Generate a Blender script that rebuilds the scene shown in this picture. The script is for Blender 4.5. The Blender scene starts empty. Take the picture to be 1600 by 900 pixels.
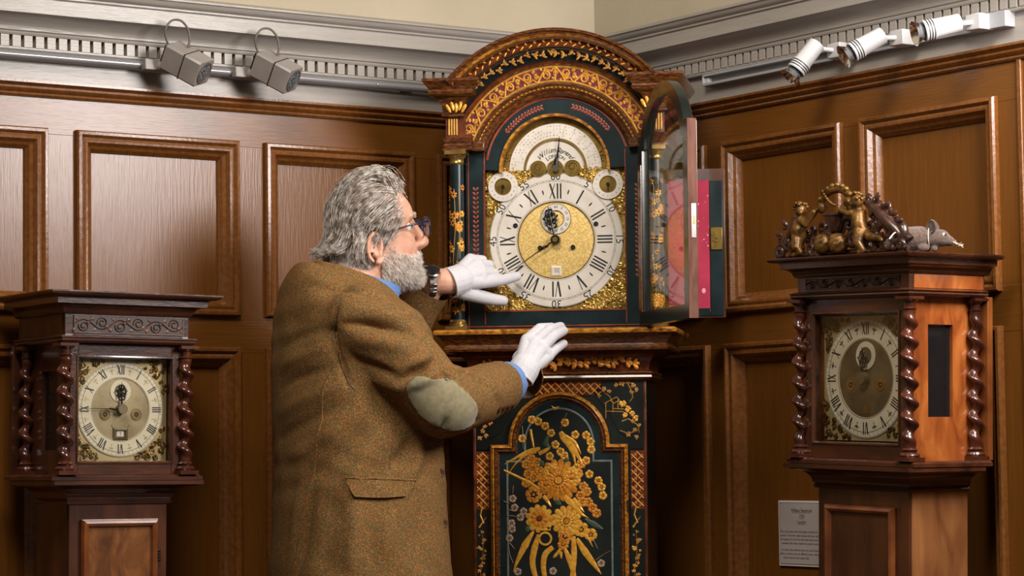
import bpy, bmesh, math, random
import numpy as np
from mathutils import Vector, Matrix, Euler
from mathutils.bvhtree import BVHTree
random.seed(7); rng = np.random.default_rng(7)
PI = math.pi
S = bpy.context.scene
C = S.collection

# ------------------------------------------------------------------ camera
H = 1.12
YAW = 0.604231                     # left wall runs at this angle from world X
cd = bpy.data.cameras.new('camera'); cam = bpy.data.objects.new('camera', cd); C.objects.link(cam)
cd.sensor_width = 36; cd.lens = 36*3925/1600; cd.clip_start = .05
cam.location = (0, 0, H)
_p, _r = .0648855, -.0129751
_f = Vector((0, math.cos(_p), math.sin(_p))); _r0 = Vector((1, 0, 0)); _u0 = _r0.cross(_f)
_rr = math.cos(_r)*_r0+math.sin(_r)*_u0; _uu = -math.sin(_r)*_r0+math.cos(_r)*_u0
cam.rotation_euler = Matrix((_rr, _uu, -_f)).transposed().to_euler()
S.camera = cam
# ------------------------------------------------------------------ light
vs = S.view_settings
vs.view_transform = 'Standard'; vs.look = 'None'; vs.gamma = 1; vs.use_curve_mapping = False
vs.exposure = 0.0
w = bpy.data.worlds.new('room_air'); S.world = w; w.use_nodes = True
w.node_tree.nodes['Background'].inputs[0].default_value = (1.0, .93, .85, 1)
w.node_tree.nodes['Background'].inputs[1].default_value = .10
def area(name, loc, target, sx, sy, power, col=(1, .93, .84), spread=180):
    d = bpy.data.lights.new(name, 'AREA'); d.shape = 'RECTANGLE'; d.size = sx; d.size_y = sy
    d.energy = power; d.color = col; d.spread = math.radians(spread)
    o = bpy.data.objects.new(name, d); C.objects.link(o); o.location = loc
    o.rotation_euler = (Vector(target)-Vector(loc)).to_track_quat('-Z', 'Y').to_euler()
    return o
area('key_softbox', (1.28, 4.20, 2.20), (-.50, 5.45, 1.66), .90, .66, 64, (1, .94, .92))
area('front_softbox', (-.45, 2.9, 3.6), (.0, 5.6, 1.45), 1.1, .9, 72, (1, .92, .82))

# ------------------------------------------------------------------ helpers
def tag(o, label=None, cat=None, group=None, kind=None):
    if label: o['label'] = label
    if cat: o['category'] = cat
    if group: o['group'] = group
    if kind: o['kind'] = kind
    return o
def thing(name, label, cat, loc=(0, 0, 0), rot=(0, 0, 0), group=None):
    o = bpy.data.objects.new(name, None); C.objects.link(o); o.empty_display_size = .05
    o.location = loc; o.rotation_euler = rot
    return tag(o, label, cat, group)
def finish(me, mat, smooth=35):
    if mat is not None:
        me.materials.clear(); me.materials.append(mat)
    if smooth and len(me.polygons):
        me.polygons.foreach_set('use_smooth', [True]*len(me.polygons))
        if smooth < 180: me.set_sharp_from_angle(angle=math.radians(smooth))
    me.update()
class MB:
    def __init__(s): s.v = []; s.f = []
    def add(s, v, f):
        b = len(s.v); s.v += [tuple(map(float, p)) for p in v]; s.f += [tuple(b+i for i in q) for q in f]; return s
    def box(s, x0, x1, y0, y1, z0, z1):
        return s.add([(x0,y0,z0),(x1,y0,z0),(x1,y1,z0),(x0,y1,z0),(x0,y0,z1),(x1,y0,z1),(x1,y1,z1),(x0,y1,z1)],
                     [(0,3,2,1),(4,5,6,7),(0,1,5,4),(1,2,6,5),(2,3,7,6),(3,0,4,7)])
    def rings(s, R, capa=True, capb=True):
        n = len(R[0]); b = len(s.v)
        for r in R: s.v += [tuple(map(float, p)) for p in r]
        for i in range(len(R)-1):
            for j in range(n):
                k = (j+1) % n
                s.f.append((b+i*n+j, b+i*n+k, b+(i+1)*n+k, b+(i+1)*n+j))
        if capa: s.f.append(tuple(b+j for j in reversed(range(n))))
        if capb: s.f.append(tuple(b+(len(R)-1)*n+j for j in range(n)))
        return s
    def umould(s, prof, w, yf, yb, cx=0):
        return s.rings([[(cx-w-p, yb, z), (cx-w-p, yf-p, z), (cx+w+p, yf-p, z), (cx+w+p, yb, z)] for p, z in prof])
    def lathe(s, prof, cx=0, cy=0, n=20):
        return s.rings([[(cx+r*math.cos(2*PI*j/n), cy+r*math.sin(2*PI*j/n), z) for j in range(n)] for r, z in prof])
    def twist(s, cx, cy, z0, z1, r, ecc, turns, hand=1, n=18, m=70, ph=0):
        R = []
        for i in range(m+1):
            t = i/m; a = hand*2*PI*turns*t+ph; e = ecc*min(1, 8*t, 8*(1-t))
            ox, oy = e*math.cos(a), e*math.sin(a)
            R.append([(cx+ox+r*math.cos(2*PI*j/n), cy+oy+r*math.sin(2*PI*j/n), z0+(z1-z0)*t) for j in range(n)])
        return s.rings(R)
    def tube(s, pts, rad, n=8, flat=1.0):
        P = [Vector(p) for p in pts]; m = len(P)
        if not hasattr(rad, '__len__'): rad = [rad]*m
        T = [(P[min(i+1, m-1)]-P[max(i-1, 0)]).normalized() for i in range(m)]
        nrm = T[0].orthogonal().normalized(); R = []
        for i in range(m):
            nrm = (nrm-T[i]*nrm.dot(T[i]));
            nrm = nrm.normalized() if nrm.length > 1e-6 else T[i].orthogonal().normalized()
            bn = T[i].cross(nrm)
            R.append([P[i]+rad[i]*(math.cos(2*PI*j/n)*nrm+flat*math.sin(2*PI*j/n)*bn) for j in range(n)])
        return s.rings(R)
    def capsule(s, a, ra, b, rb, n=14, k=4):
        a, b = Vector(a), Vector(b); d = b-a; L = d.length
        t = d.normalized() if L > 1e-7 else Vector((0, 0, 1))
        u = t.orthogonal().normalized(); v = t.cross(u); R = []
        def ring(c, r): return [c+r*(math.cos(2*PI*j/n)*u+math.sin(2*PI*j/n)*v) for j in range(n)]
        for i in range(k): th = PI/2*(i+.3)/(k+.3); R.append(ring(a-t*ra*math.cos(th), ra*math.sin(th)))
        R.append(ring(a, ra)); R.append(ring(b, rb))
        for i in reversed(range(k)): th = PI/2*(i+.3)/(k+.3); R.append(ring(b+t*rb*math.cos(th), rb*math.sin(th)))
        return s.rings(R)
    def chain(s, pts, n=14):
        for (a, ra), (b, rb) in zip(pts[:-1], pts[1:]): s.capsule(a, ra, b, rb, n)
        return s
    def ball(s, c, r, n=12):
        if not hasattr(r, '__len__'): r = (r, r, r)
        m = n//2+1
        return s.rings([[(c[0]+r[0]*math.sin(PI*(i+.15)/(m+.3))*math.cos(2*PI*j/n), c[1]+r[1]*math.sin(PI*(i+.15)/(m+.3))*math.sin(2*PI*j/n),
                          c[2]-r[2]*math.cos(PI*(i+.15)/(m+.3))) for j in range(n)] for i in range(m+1)])
    def arc(s, prof, zc, a0, a1, n=48, cx=0):          # closed profile polygon (r, y) swept round an arc in the xz plane
        return s.rings([[(cx+r*math.cos(a0+(a1-a0)*i/n), y, zc+r*math.sin(a0+(a1-a0)*i/n)) for r, y in prof] for i in range(n+1)])
    def ringpart(s, cx, zc, r0, r1, y0, y1, n=64):
        pr = [(r0, y0), (r1, y0), (r1, y1), (r0, y1)]
        R = [[(cx+r*math.cos(2*PI*i/n), y, zc+r*math.sin(2*PI*i/n)) for r, y in pr] for i in range(n)]
        R.append(R[0]); return s.rings(R, False, False)
    def disc(s, cx, zc, r, y0, y1, n=40, rz=None):
        rz = rz or r
        return s.rings([[(cx+k*r*math.cos(2*PI*i/n), y, zc+k*rz*math.sin(2*PI*i/n)) for i in range(n)] for k, y in ((1, y1), (1, y0+.2*(y1-y0)), (.97, y0))])
    def frame(s, prof, x0, x1, z0, z1, yb=0):           # profile (inset, height) mitred round a rectangle, facing -y
        R = [[(x0+t, yb-h, z0+t), (x1-t, yb-h, z0+t), (x1-t, yb-h, z1-t), (x0+t, yb-h, z1-t)] for t, h in prof]
        return s.rings(R, False, False)
    def ribbon(s, pts, wd, y, th, fn=None, taper=0):
        m = len(pts); R = []
        for i in range(m):
            a, b = pts[max(i-1, 0)], pts[min(i+1, m-1)]
            dx, dz = b[0]-a[0], b[1]-a[1]; L = math.hypot(dx, dz) or 1
            ww = wd[i] if hasattr(wd, '__len__') else wd
            if taper: ww *= 1-taper*i/(m-1)
            nx, nz = -dz/L*ww/2, dx/L*ww/2
            p, q = (pts[i][0]+nx, pts[i][1]+nz), (pts[i][0]-nx, pts[i][1]-nz); c = pts[i]
            if fn: p, q, c = fn(*p), fn(*q), fn(*c)
            R.append([(p[0], y, p[1]), (c[0], y-th, c[1]), (q[0], y, q[1])])
        return s.rings(R)
    def petal(s, x, z, ang, L, W, y, th=.0012, n=10, tip=.6):   # domed petal lying in an xz plane, root at x,z
        ca, sa = math.cos(ang), math.sin(ang); ring = []
        for i in range(n):
            a = 2*PI*i/n; u = L*(.5-.5*math.cos(a)); v = W/2*math.sin(a)*(.75+.5*(u/L)*(1 if tip < 1 else -.6))
            ring.append((x+u*ca-v*sa, y, z+u*sa+v*ca))
        c = (x+.55*L*ca, y-th, z+.55*L*sa)
        b = len(s.v); s.v += ring+[c]
        s.f += [(b+i, b+(i+1) % n, b+n) for i in range(n)]
        return s
    def obj(s, name, mat, parent=None, smooth=35, bevel=0, label=None):
        me = bpy.data.meshes.new(name); me.from_pydata(s.v, [], s.f)
        bm = bmesh.new(); bm.from_mesh(me); bmesh.ops.recalc_face_normals(bm, faces=bm.faces); bm.to_mesh(me); bm.free()
        finish(me, mat, smooth)
        o = bpy.data.objects.new(name, me); C.objects.link(o)
        if parent is not None: o.parent = parent
        if bevel:
            m = o.modifiers.new('edge', 'BEVEL'); m.width = bevel; m.segments = 2; m.limit_method = 'ANGLE'; m.angle_limit = .6
        if label: o['label'] = label
        return o
def box(name, mat, parent, x0, x1, y0, y1, z0, z1, bevel=.0015):
    return MB().box(x0, x1, y0, y1, z0, z1).obj(name, mat, parent, 35, bevel)
def copy(o, parent, loc=None, rot=None):
    c = o.copy(); C.objects.link(c); c.parent = parent
    if loc is not None: c.location = loc
    if rot is not None: c.rotation_euler = rot
    return c
def remesh(mb, voxel, smooth=3, fac=.5):
    """join overlapping shapes into one continuous skin"""
    me = bpy.data.meshes.new('t'); me.from_pydata(mb.v, [], mb.f)
    bm = bmesh.new(); bm.from_mesh(me); bmesh.ops.recalc_face_normals(bm, faces=bm.faces); bm.to_mesh(me); bm.free()
    o = bpy.data.objects.new('t', me); C.objects.link(o)
    m = o.modifiers.new('r', 'REMESH'); m.mode = 'VOXEL'; m.voxel_size = voxel
    if smooth:
        q = o.modifiers.new('s', 'SMOOTH'); q.factor = fac; q.iterations = smooth
    dg = bpy.context.evaluated_depsgraph_get(); dg.update()
    out = bpy.data.meshes.new_from_object(o.evaluated_get(dg))
    bpy.data.objects.remove(o); bpy.data.meshes.remove(me)
    return out
def mobj(name, me, mat, parent, smooth=180):
    me.name = name; finish(me, mat, smooth)
    o = bpy.data.objects.new(name, me); C.objects.link(o); o.parent = parent; return o
_tc = {}
def text(st, size=1.0, shear=0.0, bold=0.0):
    key = (st, size, shear, bold)
    if key in _tc: return _tc[key]
    cu = bpy.data.curves.new('t', 'FONT'); cu.body = st; cu.size = size; cu.shear = shear; cu.align_x = 'CENTER'; cu.align_y = 'CENTER'
    cu.resolution_u = 2; cu.offset = bold
    o = bpy.data.objects.new('t', cu); C.objects.link(o)
    dg = bpy.context.evaluated_depsgraph_get(); dg.update()
    me = bpy.data.meshes.new_from_object(o.evaluated_get(dg))
    r = ([(v.co.x, v.co.y) for v in me.vertices], [tuple(p.vertices) for p in me.polygons])
    bpy.data.objects.remove(o); bpy.data.curves.remove(cu); bpy.data.meshes.remove(me)
    _tc[key] = r; return r
def puttext(mb, st, size, cx, cz, ang, y, shear=0, bold=0):
    v, f = text(st, size, shear, bold); ca, sa = math.cos(ang), math.sin(ang)
    return mb.add([(cx+a*ca-b*sa, y, cz+a*sa+b*ca) for a, b in v], f)

# ------------------------------------------------------------------ materials
def hx(r, g, b):
    f = lambda c: (c/255/12.92) if c/255 <= .04045 else ((c/255+.055)/1.055)**2.4
    return (f(r), f(g), f(b), 1)
def mat(name, c1, c2=None, rough=.5, metal=0, scale=20, stretch=(1, 1, 1), bump=0, bscale=None, coat=0, spec=.5, detail=6, lo=.35, hi=.65, dist=0, c3=None, r2=None, sheen=0):
    m = bpy.data.materials.new(name); m.use_nodes = True; nt = m.node_tree; N = nt.nodes; L = nt.links
    b = N['Principled BSDF']; b.inputs['Roughness'].default_value = rough; b.inputs['Metallic'].default_value = metal
    b.inputs['Coat Weight'].default_value = coat; b.inputs['Coat Roughness'].default_value = .12; b.inputs['Specular IOR Level'].default_value = spec
    b.inputs['Sheen Weight'].default_value = sheen
    tc = N.new('ShaderNodeTexCoord'); mp = N.new('ShaderNodeMapping'); mp.inputs['Scale'].default_value = stretch
    L.new(tc.outputs['Object'], mp.inputs[0])
    b.inputs['Base Color'].default_value = c1
    if c2:
        n = N.new('ShaderNodeTexNoise'); n.inputs['Scale'].default_value = scale; n.inputs['Detail'].default_value = detail; n.inputs['Distortion'].default_value = dist
        L.new(mp.outputs[0], n.inputs['Vector'])
        r = N.new('ShaderNodeValToRGB'); r.color_ramp.elements[0].position = lo; r.color_ramp.elements[1].position = hi
        r.color_ramp.elements[0].color = c1; r.color_ramp.elements[1].color = c2
        if c3:
            e = r.color_ramp.elements.new((lo+hi)/2); e.color = c3
        L.new(n.outputs['Fac'], r.inputs[0]); L.new(r.outputs[0], b.inputs['Base Color'])
        if r2 is not None:
            q = N.new('ShaderNodeMapRange'); q.inputs[3].default_value = rough; q.inputs[4].default_value = r2
            L.new(n.outputs['Fac'], q.inputs[0]); L.new(q.outputs[0], b.inputs['Roughness'])
    if bump:
        n2 = N.new('ShaderNodeTexNoise'); n2.inputs['Scale'].default_value = bscale or scale; n2.inputs['Detail'].default_value = 5
        L.new(mp.outputs[0], n2.inputs['Vector'])
        bp = N.new('ShaderNodeBump'); bp.inputs['Strength'].default_value = 1; bp.inputs['Distance'].default_value = bump
        L.new(n2.outputs['Fac'], bp.inputs['Height']); L.new(bp.outputs[0], b.inputs['Normal'])
    return m
M = {}
VS = (9, 9, .55); HS = (.55, 9, 9)
M['wall_v'] = mat('varnished_panel', hx(102, 61, 20), hx(113, 69, 24), rough=.28, scale=16, stretch=VS, bump=.00035, bscale=34, spec=.5, lo=.3, hi=.75)
M['wall_h'] = mat('varnished_rail', hx(102, 61, 20), hx(113, 69, 24), rough=.28, scale=16, stretch=HS, bump=.00035, bscale=34, spec=.5, lo=.3, hi=.75)
M['mould'] = mat('varnished_moulding', hx(104, 62, 26), hx(122, 75, 33), rough=.24, scale=30, stretch=(3, 3, 3), bump=.0004, bscale=40)
M['plaster'] = mat('cream_plaster', hx(166, 155, 132), hx(173, 162, 139), rough=.85, scale=5, bump=.0006, bscale=60)
M['cornice'] = mat('grey_cornice_paint', hx(142, 135, 127), hx(152, 145, 136), rough=.32, scale=8, stretch=(.8, 8, 8), bump=.0007, bscale=26)
M['dentil_bed'] = mat('dentil_bed_paint', hx(122, 106, 82), hx(132, 116, 92), rough=.5, scale=20)
M['floor'] = mat('floor_boards', hx(70, 45, 25), hx(100, 66, 38), rough=.4, scale=6, stretch=(.5, 6, 6))
M['grey'] = mat('grey_enamel', hx(138, 130, 124), hx(146, 138, 131), rough=.42, scale=30)
M['cable'] = mat('grey_cable', hx(96, 88, 82), rough=.5)
M['greyrail'] = mat('grey_satin_rail', hx(146, 144, 146), rough=.25, metal=.35)
M['white'] = mat('white_enamel', hx(176, 174, 172), hx(184, 182, 180), rough=.45, scale=20)
M['alu'] = mat('light_grey_track', hx(150, 151, 153), hx(158, 159, 161), rough=.4, scale=20, metal=.1)
M['dark'] = mat('near_black', hx(22, 20, 19), rough=.5)
M['black'] = mat('blued_steel', hx(20, 18, 17), rough=.32, metal=.2)
M['ink'] = mat('black_wax', hx(30, 26, 24), rough=.5)
M['chrome'] = mat('bright_reflector', hx(225, 225, 228), rough=.12, metal=1)
M['steel'] = mat('polished_steel', hx(185, 180, 175), rough=.22, metal=1)
M['lensglass'] = mat('lamp_lens', hx(66, 74, 80), hx(170, 180, 186), rough=.1, metal=.5, scale=260, lo=.4, hi=.6)
# woods of the clocks
M['walnut'] = mat('dark_walnut', hx(46, 24, 16), hx(84, 46, 28), rough=.27, scale=7, stretch=(.9, 3, 3), coat=.5, bump=.0003, bscale=60)
M['walnut_v'] = mat('dark_walnut_upright', hx(52, 28, 18), hx(88, 50, 30), rough=.27, scale=7, stretch=(3, 3, .8), coat=.5, bump=.0003, bscale=60)
M['twistwood'] = mat('turned_walnut', hx(54, 24, 14), hx(84, 40, 23), rough=.24, scale=14, coat=.5)
M['burr'] = mat('figured_walnut_veneer', hx(84, 50, 26), hx(142, 92, 50), rough=.25, scale=9, stretch=(2.0, 2, 1), coat=.6, dist=1.6, lo=.3, hi=.7, c3=hx(114, 70, 36))
M['amber'] = mat('amber_walnut_veneer', hx(112, 52, 24), hx(188, 112, 54), rough=.26, scale=8, stretch=(2, 2.4, .9), coat=.6, dist=1.2, lo=.3, hi=.72, c3=hx(158, 84, 36))
M['amber_pale'] = mat('pale_walnut_side', hx(120, 72, 40), hx(176, 118, 70), rough=.3, scale=7, stretch=(2, 2.4, .8), coat=.5, dist=1.0, lo=.3, hi=.72)
M['crossband'] = mat('door_moulding_walnut', hx(98, 50, 22), hx(140, 80, 38), rough=.2, scale=12, coat=.8)
M['carved'] = mat('carved_walnut', hx(74, 44, 32), hx(116, 80, 60), rough=.35, scale=40, coat=.3)
M['carved_dark'] = mat('carved_oak_dark', hx(34, 20, 14), hx(58, 36, 24), rough=.4, scale=30)
M['crest'] = mat('cresting_wood', hx(44, 25, 17), hx(80, 48, 33), rough=.34, scale=30, coat=.5, bump=.0006, bscale=160)
M['wornedge'] = mat('worn_door_edge', hx(84, 52, 42), hx(118, 82, 68), rough=.75, scale=60, stretch=(1, 1, .2), spec=.2)
M['giltworn'] = mat('worn_gilding', hx(52, 33, 16), hx(138, 98, 42), rough=.38, metal=.45, scale=70, lo=.30, hi=.68, bump=.0008, bscale=160)
# japanned case
M['japan'] = mat('black_green_lacquer', hx(20, 23, 21), hx(30, 35, 31), rough=.22, scale=14, coat=.4)
M['teal'] = mat('teal_lacquer', hx(14, 27, 29), hx(26, 43, 44), rough=.32, scale=16, coat=.1, spec=.35)
M['redbrown'] = mat('red_brown_lacquer', hx(62, 26, 14), hx(112, 54, 26), rough=.25, scale=30, coat=.5)
M['goldmould'] = mat('gilt_lacquer_moulding', hx(84, 42, 14), hx(196, 134, 44), rough=.28, scale=150, coat=.3, lo=.3, hi=.62, stretch=(.5, 1, 1), c3=hx(150, 92, 30))
M['goldworn'] = mat('rubbed_gilt_lacquer', hx(66, 32, 15), hx(138, 84, 32), rough=.25, scale=220, coat=.5, lo=.40, hi=.85, stretch=(.35, 1, 1))
M['gold'] = mat('painted_gold', hx(206, 138, 34), hx(234, 176, 68), rough=.36, metal=.2, scale=120)
M['gold2'] = mat('painted_orange_gold', hx(186, 108, 22), hx(216, 142, 40), rough=.4, metal=.2, scale=120)
M['gold_dk'] = mat('painted_old_gold', hx(140, 92, 26), hx(176, 122, 44), rough=.42, metal=.15, scale=90)
M['pinkwhite'] = mat('painted_pale_blossom', hx(150, 122, 102), hx(176, 148, 126), rough=.5, scale=90)
M['leafgreen'] = mat('painted_dull_green', hx(54, 70, 48), hx(70, 82, 54), rough=.5, scale=80)
M['redline'] = mat('painted_red_line', hx(122, 46, 28), hx(150, 66, 40), rough=.4, scale=60)
M['greyline'] = mat('painted_grey_line', hx(96, 102, 96), hx(120, 124, 116), rough=.4, scale=60)
M['fret'] = mat('gilt_fretwork', hx(196, 142, 56), hx(222, 172, 80), rough=.4, metal=.3, scale=60)
M['maroon'] = mat('maroon_silk', hx(84, 18, 30), hx(104, 28, 40), rough=.8, scale=90)
M['redsilk'] = mat('moth_eaten_red_silk', hx(150, 26, 54), hx(178, 40, 70), rough=.75, scale=14)
M['silkspot'] = mat('worn_pink_spot', hx(226, 150, 160), rough=.9)
M['brass'] = mat('lacquered_brass', hx(150, 120, 64), hx(184, 152, 88), rough=.3, metal=.85, scale=40)
M['brass_dk'] = mat('tarnished_brass', hx(120, 96, 46), hx(160, 130, 66), rough=.36, metal=.85, scale=50)
M['brassmat'] = mat('matted_gilt_dial', hx(208, 172, 96), hx(236, 206, 132), rough=.55, metal=.35, scale=260, bump=.0005, bscale=500, lo=.4, hi=.6)
M['spandrel'] = mat('cast_gilt_spandrel', hx(138, 106, 44), hx(206, 168, 84), rough=.34, metal=.6, scale=120)
M['spandrel_dk'] = mat('cast_brass_spandrel', hx(96, 74, 40), hx(146, 116, 66), rough=.36, metal=.8, scale=90)
M['silver'] = mat('silvered_ring', hx(216, 206, 192), hx(232, 224, 212), rough=.42, metal=.25, scale=18)
M['silver_warm'] = mat('old_silvered_ring', hx(214, 203, 178), hx(226, 216, 194), rough=.42, metal=.1, scale=18)
M['plate_old'] = mat('old_brass_plate', hx(172, 152, 108), hx(196, 176, 128), rough=.42, metal=.35, scale=12)
M['centre_old'] = mat('worn_matted_centre', hx(148, 132, 100), hx(178, 160, 124), rough=.45, metal=.3, scale=24, bump=.0003, bscale=400)
M['centre_dk'] = mat('brown_matted_centre', hx(88, 76, 52), hx(124, 108, 78), rough=.5, metal=.4, scale=16, bump=.0003, bscale=400)
M['paper'] = mat('placard_paper', hx(176, 164, 158), hx(184, 172, 166), rough=.7, scale=10)
M['whitepaper'] = mat('placard_white_edge', hx(226, 216, 208), rough=.7)
# person
M['skin'] = mat('skin', hx(196, 142, 116), hx(214, 164, 138), rough=.5, scale=40, bump=.0006, bscale=220, lo=.3, hi=.7)
M['skin'].node_tree.nodes['Principled BSDF'].inputs['Subsurface Weight'].default_value = .12
M['skin'].node_tree.nodes['Principled BSDF'].inputs['Subsurface Radius'].default_value = (.01, .004, .002)
M['ear'] = M['skin']
M['glove'] = mat('white_cotton', hx(196, 194, 197), hx(206, 204, 207), rough=.9, scale=300, bump=.0005, bscale=700, sheen=.1)
M['shirt'] = mat('blue_shirt', hx(92, 128, 184), hx(104, 140, 196), rough=.8, scale=400, bump=.0002, bscale=900)
M['patch'] = mat('olive_suede', hx(120, 112, 82), hx(136, 126, 94), rough=.85, scale=120, bump=.0004, bscale=500, sheen=.3)
M['button'] = mat('horn_button', hx(58, 36, 24), hx(92, 60, 42), rough=.3, scale=90)
M['trousers'] = mat('charcoal_wool', hx(48, 46, 46), hx(60, 58, 57), rough=.9, scale=300)
M['shoe'] = mat('brown_leather', hx(50, 30, 20), rough=.35)
M['frameblue'] = mat('navy_spectacle_frame', hx(26, 28, 62), rough=.2)
M['eyewhite'] = mat('eye', hx(225, 220, 214), rough=.2)
M['mouse'] = mat('grey_wool_felt', hx(74, 56, 46), hx(102, 82, 70), rough=.95, scale=220, bump=.0016, bscale=420, sheen=.4)
M['thread'] = mat('white_thread', hx(214, 200, 184), rough=.8)
def glassmat(name, tint=(1, 1, 1, 1), rough=.02, mix=.88):
    m = bpy.data.materials.new(name); m.use_nodes = True; nt = m.node_tree; N = nt.nodes; L = nt.links
    N.remove(N['Principled BSDF']); o = N['Material Output']
    t = N.new('ShaderNodeBsdfTransparent'); t.inputs[0].default_value = tint
    g = N.new('ShaderNodeBsdfGlossy'); g.inputs['Roughness'].default_value = rough
    x = N.new('ShaderNodeMixShader'); fr = N.new('ShaderNodeLayerWeight'); fr.inputs[0].default_value = .5
    pw = N.new('ShaderNodeMath'); pw.operation = 'POWER'; pw.inputs[1].default_value = 5; L.new(fr.outputs['Facing'], pw.inputs[0])
    ma = N.new('ShaderNodeMath'); ma.operation = 'MULTIPLY_ADD'; ma.inputs[1].default_value = .9; ma.inputs[2].default_value = .045; L.new(pw.outputs[0], ma.inputs[0])
    L.new(ma.outputs[0], x.inputs[0]); L.new(t.outputs[0], x.inputs[1]); L.new(g.outputs[0], x.inputs[2]); L.new(x.outputs[0], o.inputs[0])
    return m
M['glass'] = glassmat('old_window_glass', (.95, .95, .93, 1))
M['darkglass'] = mat('dark_side_window', hx(26, 25, 26), rough=.12)
def tweed():
    m = mat('brown_tweed', hx(90, 62, 32), rough=.95, bump=0, sheen=0, spec=.15); nt = m.node_tree; N = nt.nodes; L = nt.links; b = N['Principled BSDF']
    tc = N.new('ShaderNodeTexCoord')
    def noise(s, d=3):
        n = N.new('ShaderNodeTexNoise'); n.inputs['Scale'].default_value = s; n.inputs['Detail'].default_value = d
        L.new(tc.outputs['Object'], n.inputs['Vector']); return n
    a = noise(330, 2); r = N.new('ShaderNodeValToRGB'); cr = r.color_ramp
    cr.elements[0].position = .30; cr.elements[0].color = hx(64, 46, 26); cr.elements[1].position = .72; cr.elements[1].color = hx(170, 134, 86)
    for p, c in ((.43, hx(100, 73, 40)), (.52, hx(118, 88, 50)), (.60, hx(138, 105, 63))): e = cr.elements.new(p); e.color = c
    L.new(a.outputs['Fac'], r.inputs[0])
    c = noise(95, 4); r2 = N.new('ShaderNodeValToRGB'); k = r2.color_ramp
    k.elements[0].position = .34; k.elements[0].color = hx(96, 90, 60); k.elements[1].position = .66; k.elements[1].color = hx(142, 92, 52)
    e = k.elements.new(.5); e.color = hx(118, 86, 48)
    L.new(c.outputs['Fac'], r2.inputs[0])
    x = N.new('ShaderNodeMix'); x.data_type = 'RGBA'; x.inputs[0].default_value = .42
    L.new(r.outputs[0], x.inputs[6]); L.new(r2.outputs[0], x.inputs[7]); L.new(x.outputs[2], b.inputs['Base Color'])
    bp = N.new('ShaderNodeBump'); bp.inputs['Distance'].default_value = .0012; bp.inputs['Strength'].default_value = .8
    L.new(noise(420, 3).outputs['Fac'], bp.inputs['Height']); L.new(bp.outputs[0], b.inputs['Normal'])
    return m
M['tweed'] = tweed()
def hairmat(name, c1, c2):
    m = mat(name, c1, c2, rough=.38, scale=70, stretch=(1, 1, 1), lo=.36, hi=.62, detail=3, spec=.4); return m
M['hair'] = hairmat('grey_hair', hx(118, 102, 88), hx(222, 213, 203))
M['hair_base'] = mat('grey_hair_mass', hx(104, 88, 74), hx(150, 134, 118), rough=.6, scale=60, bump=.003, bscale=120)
M['beard'] = hairmat('white_beard', hx(214, 202, 190), hx(246, 240, 232))

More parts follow.
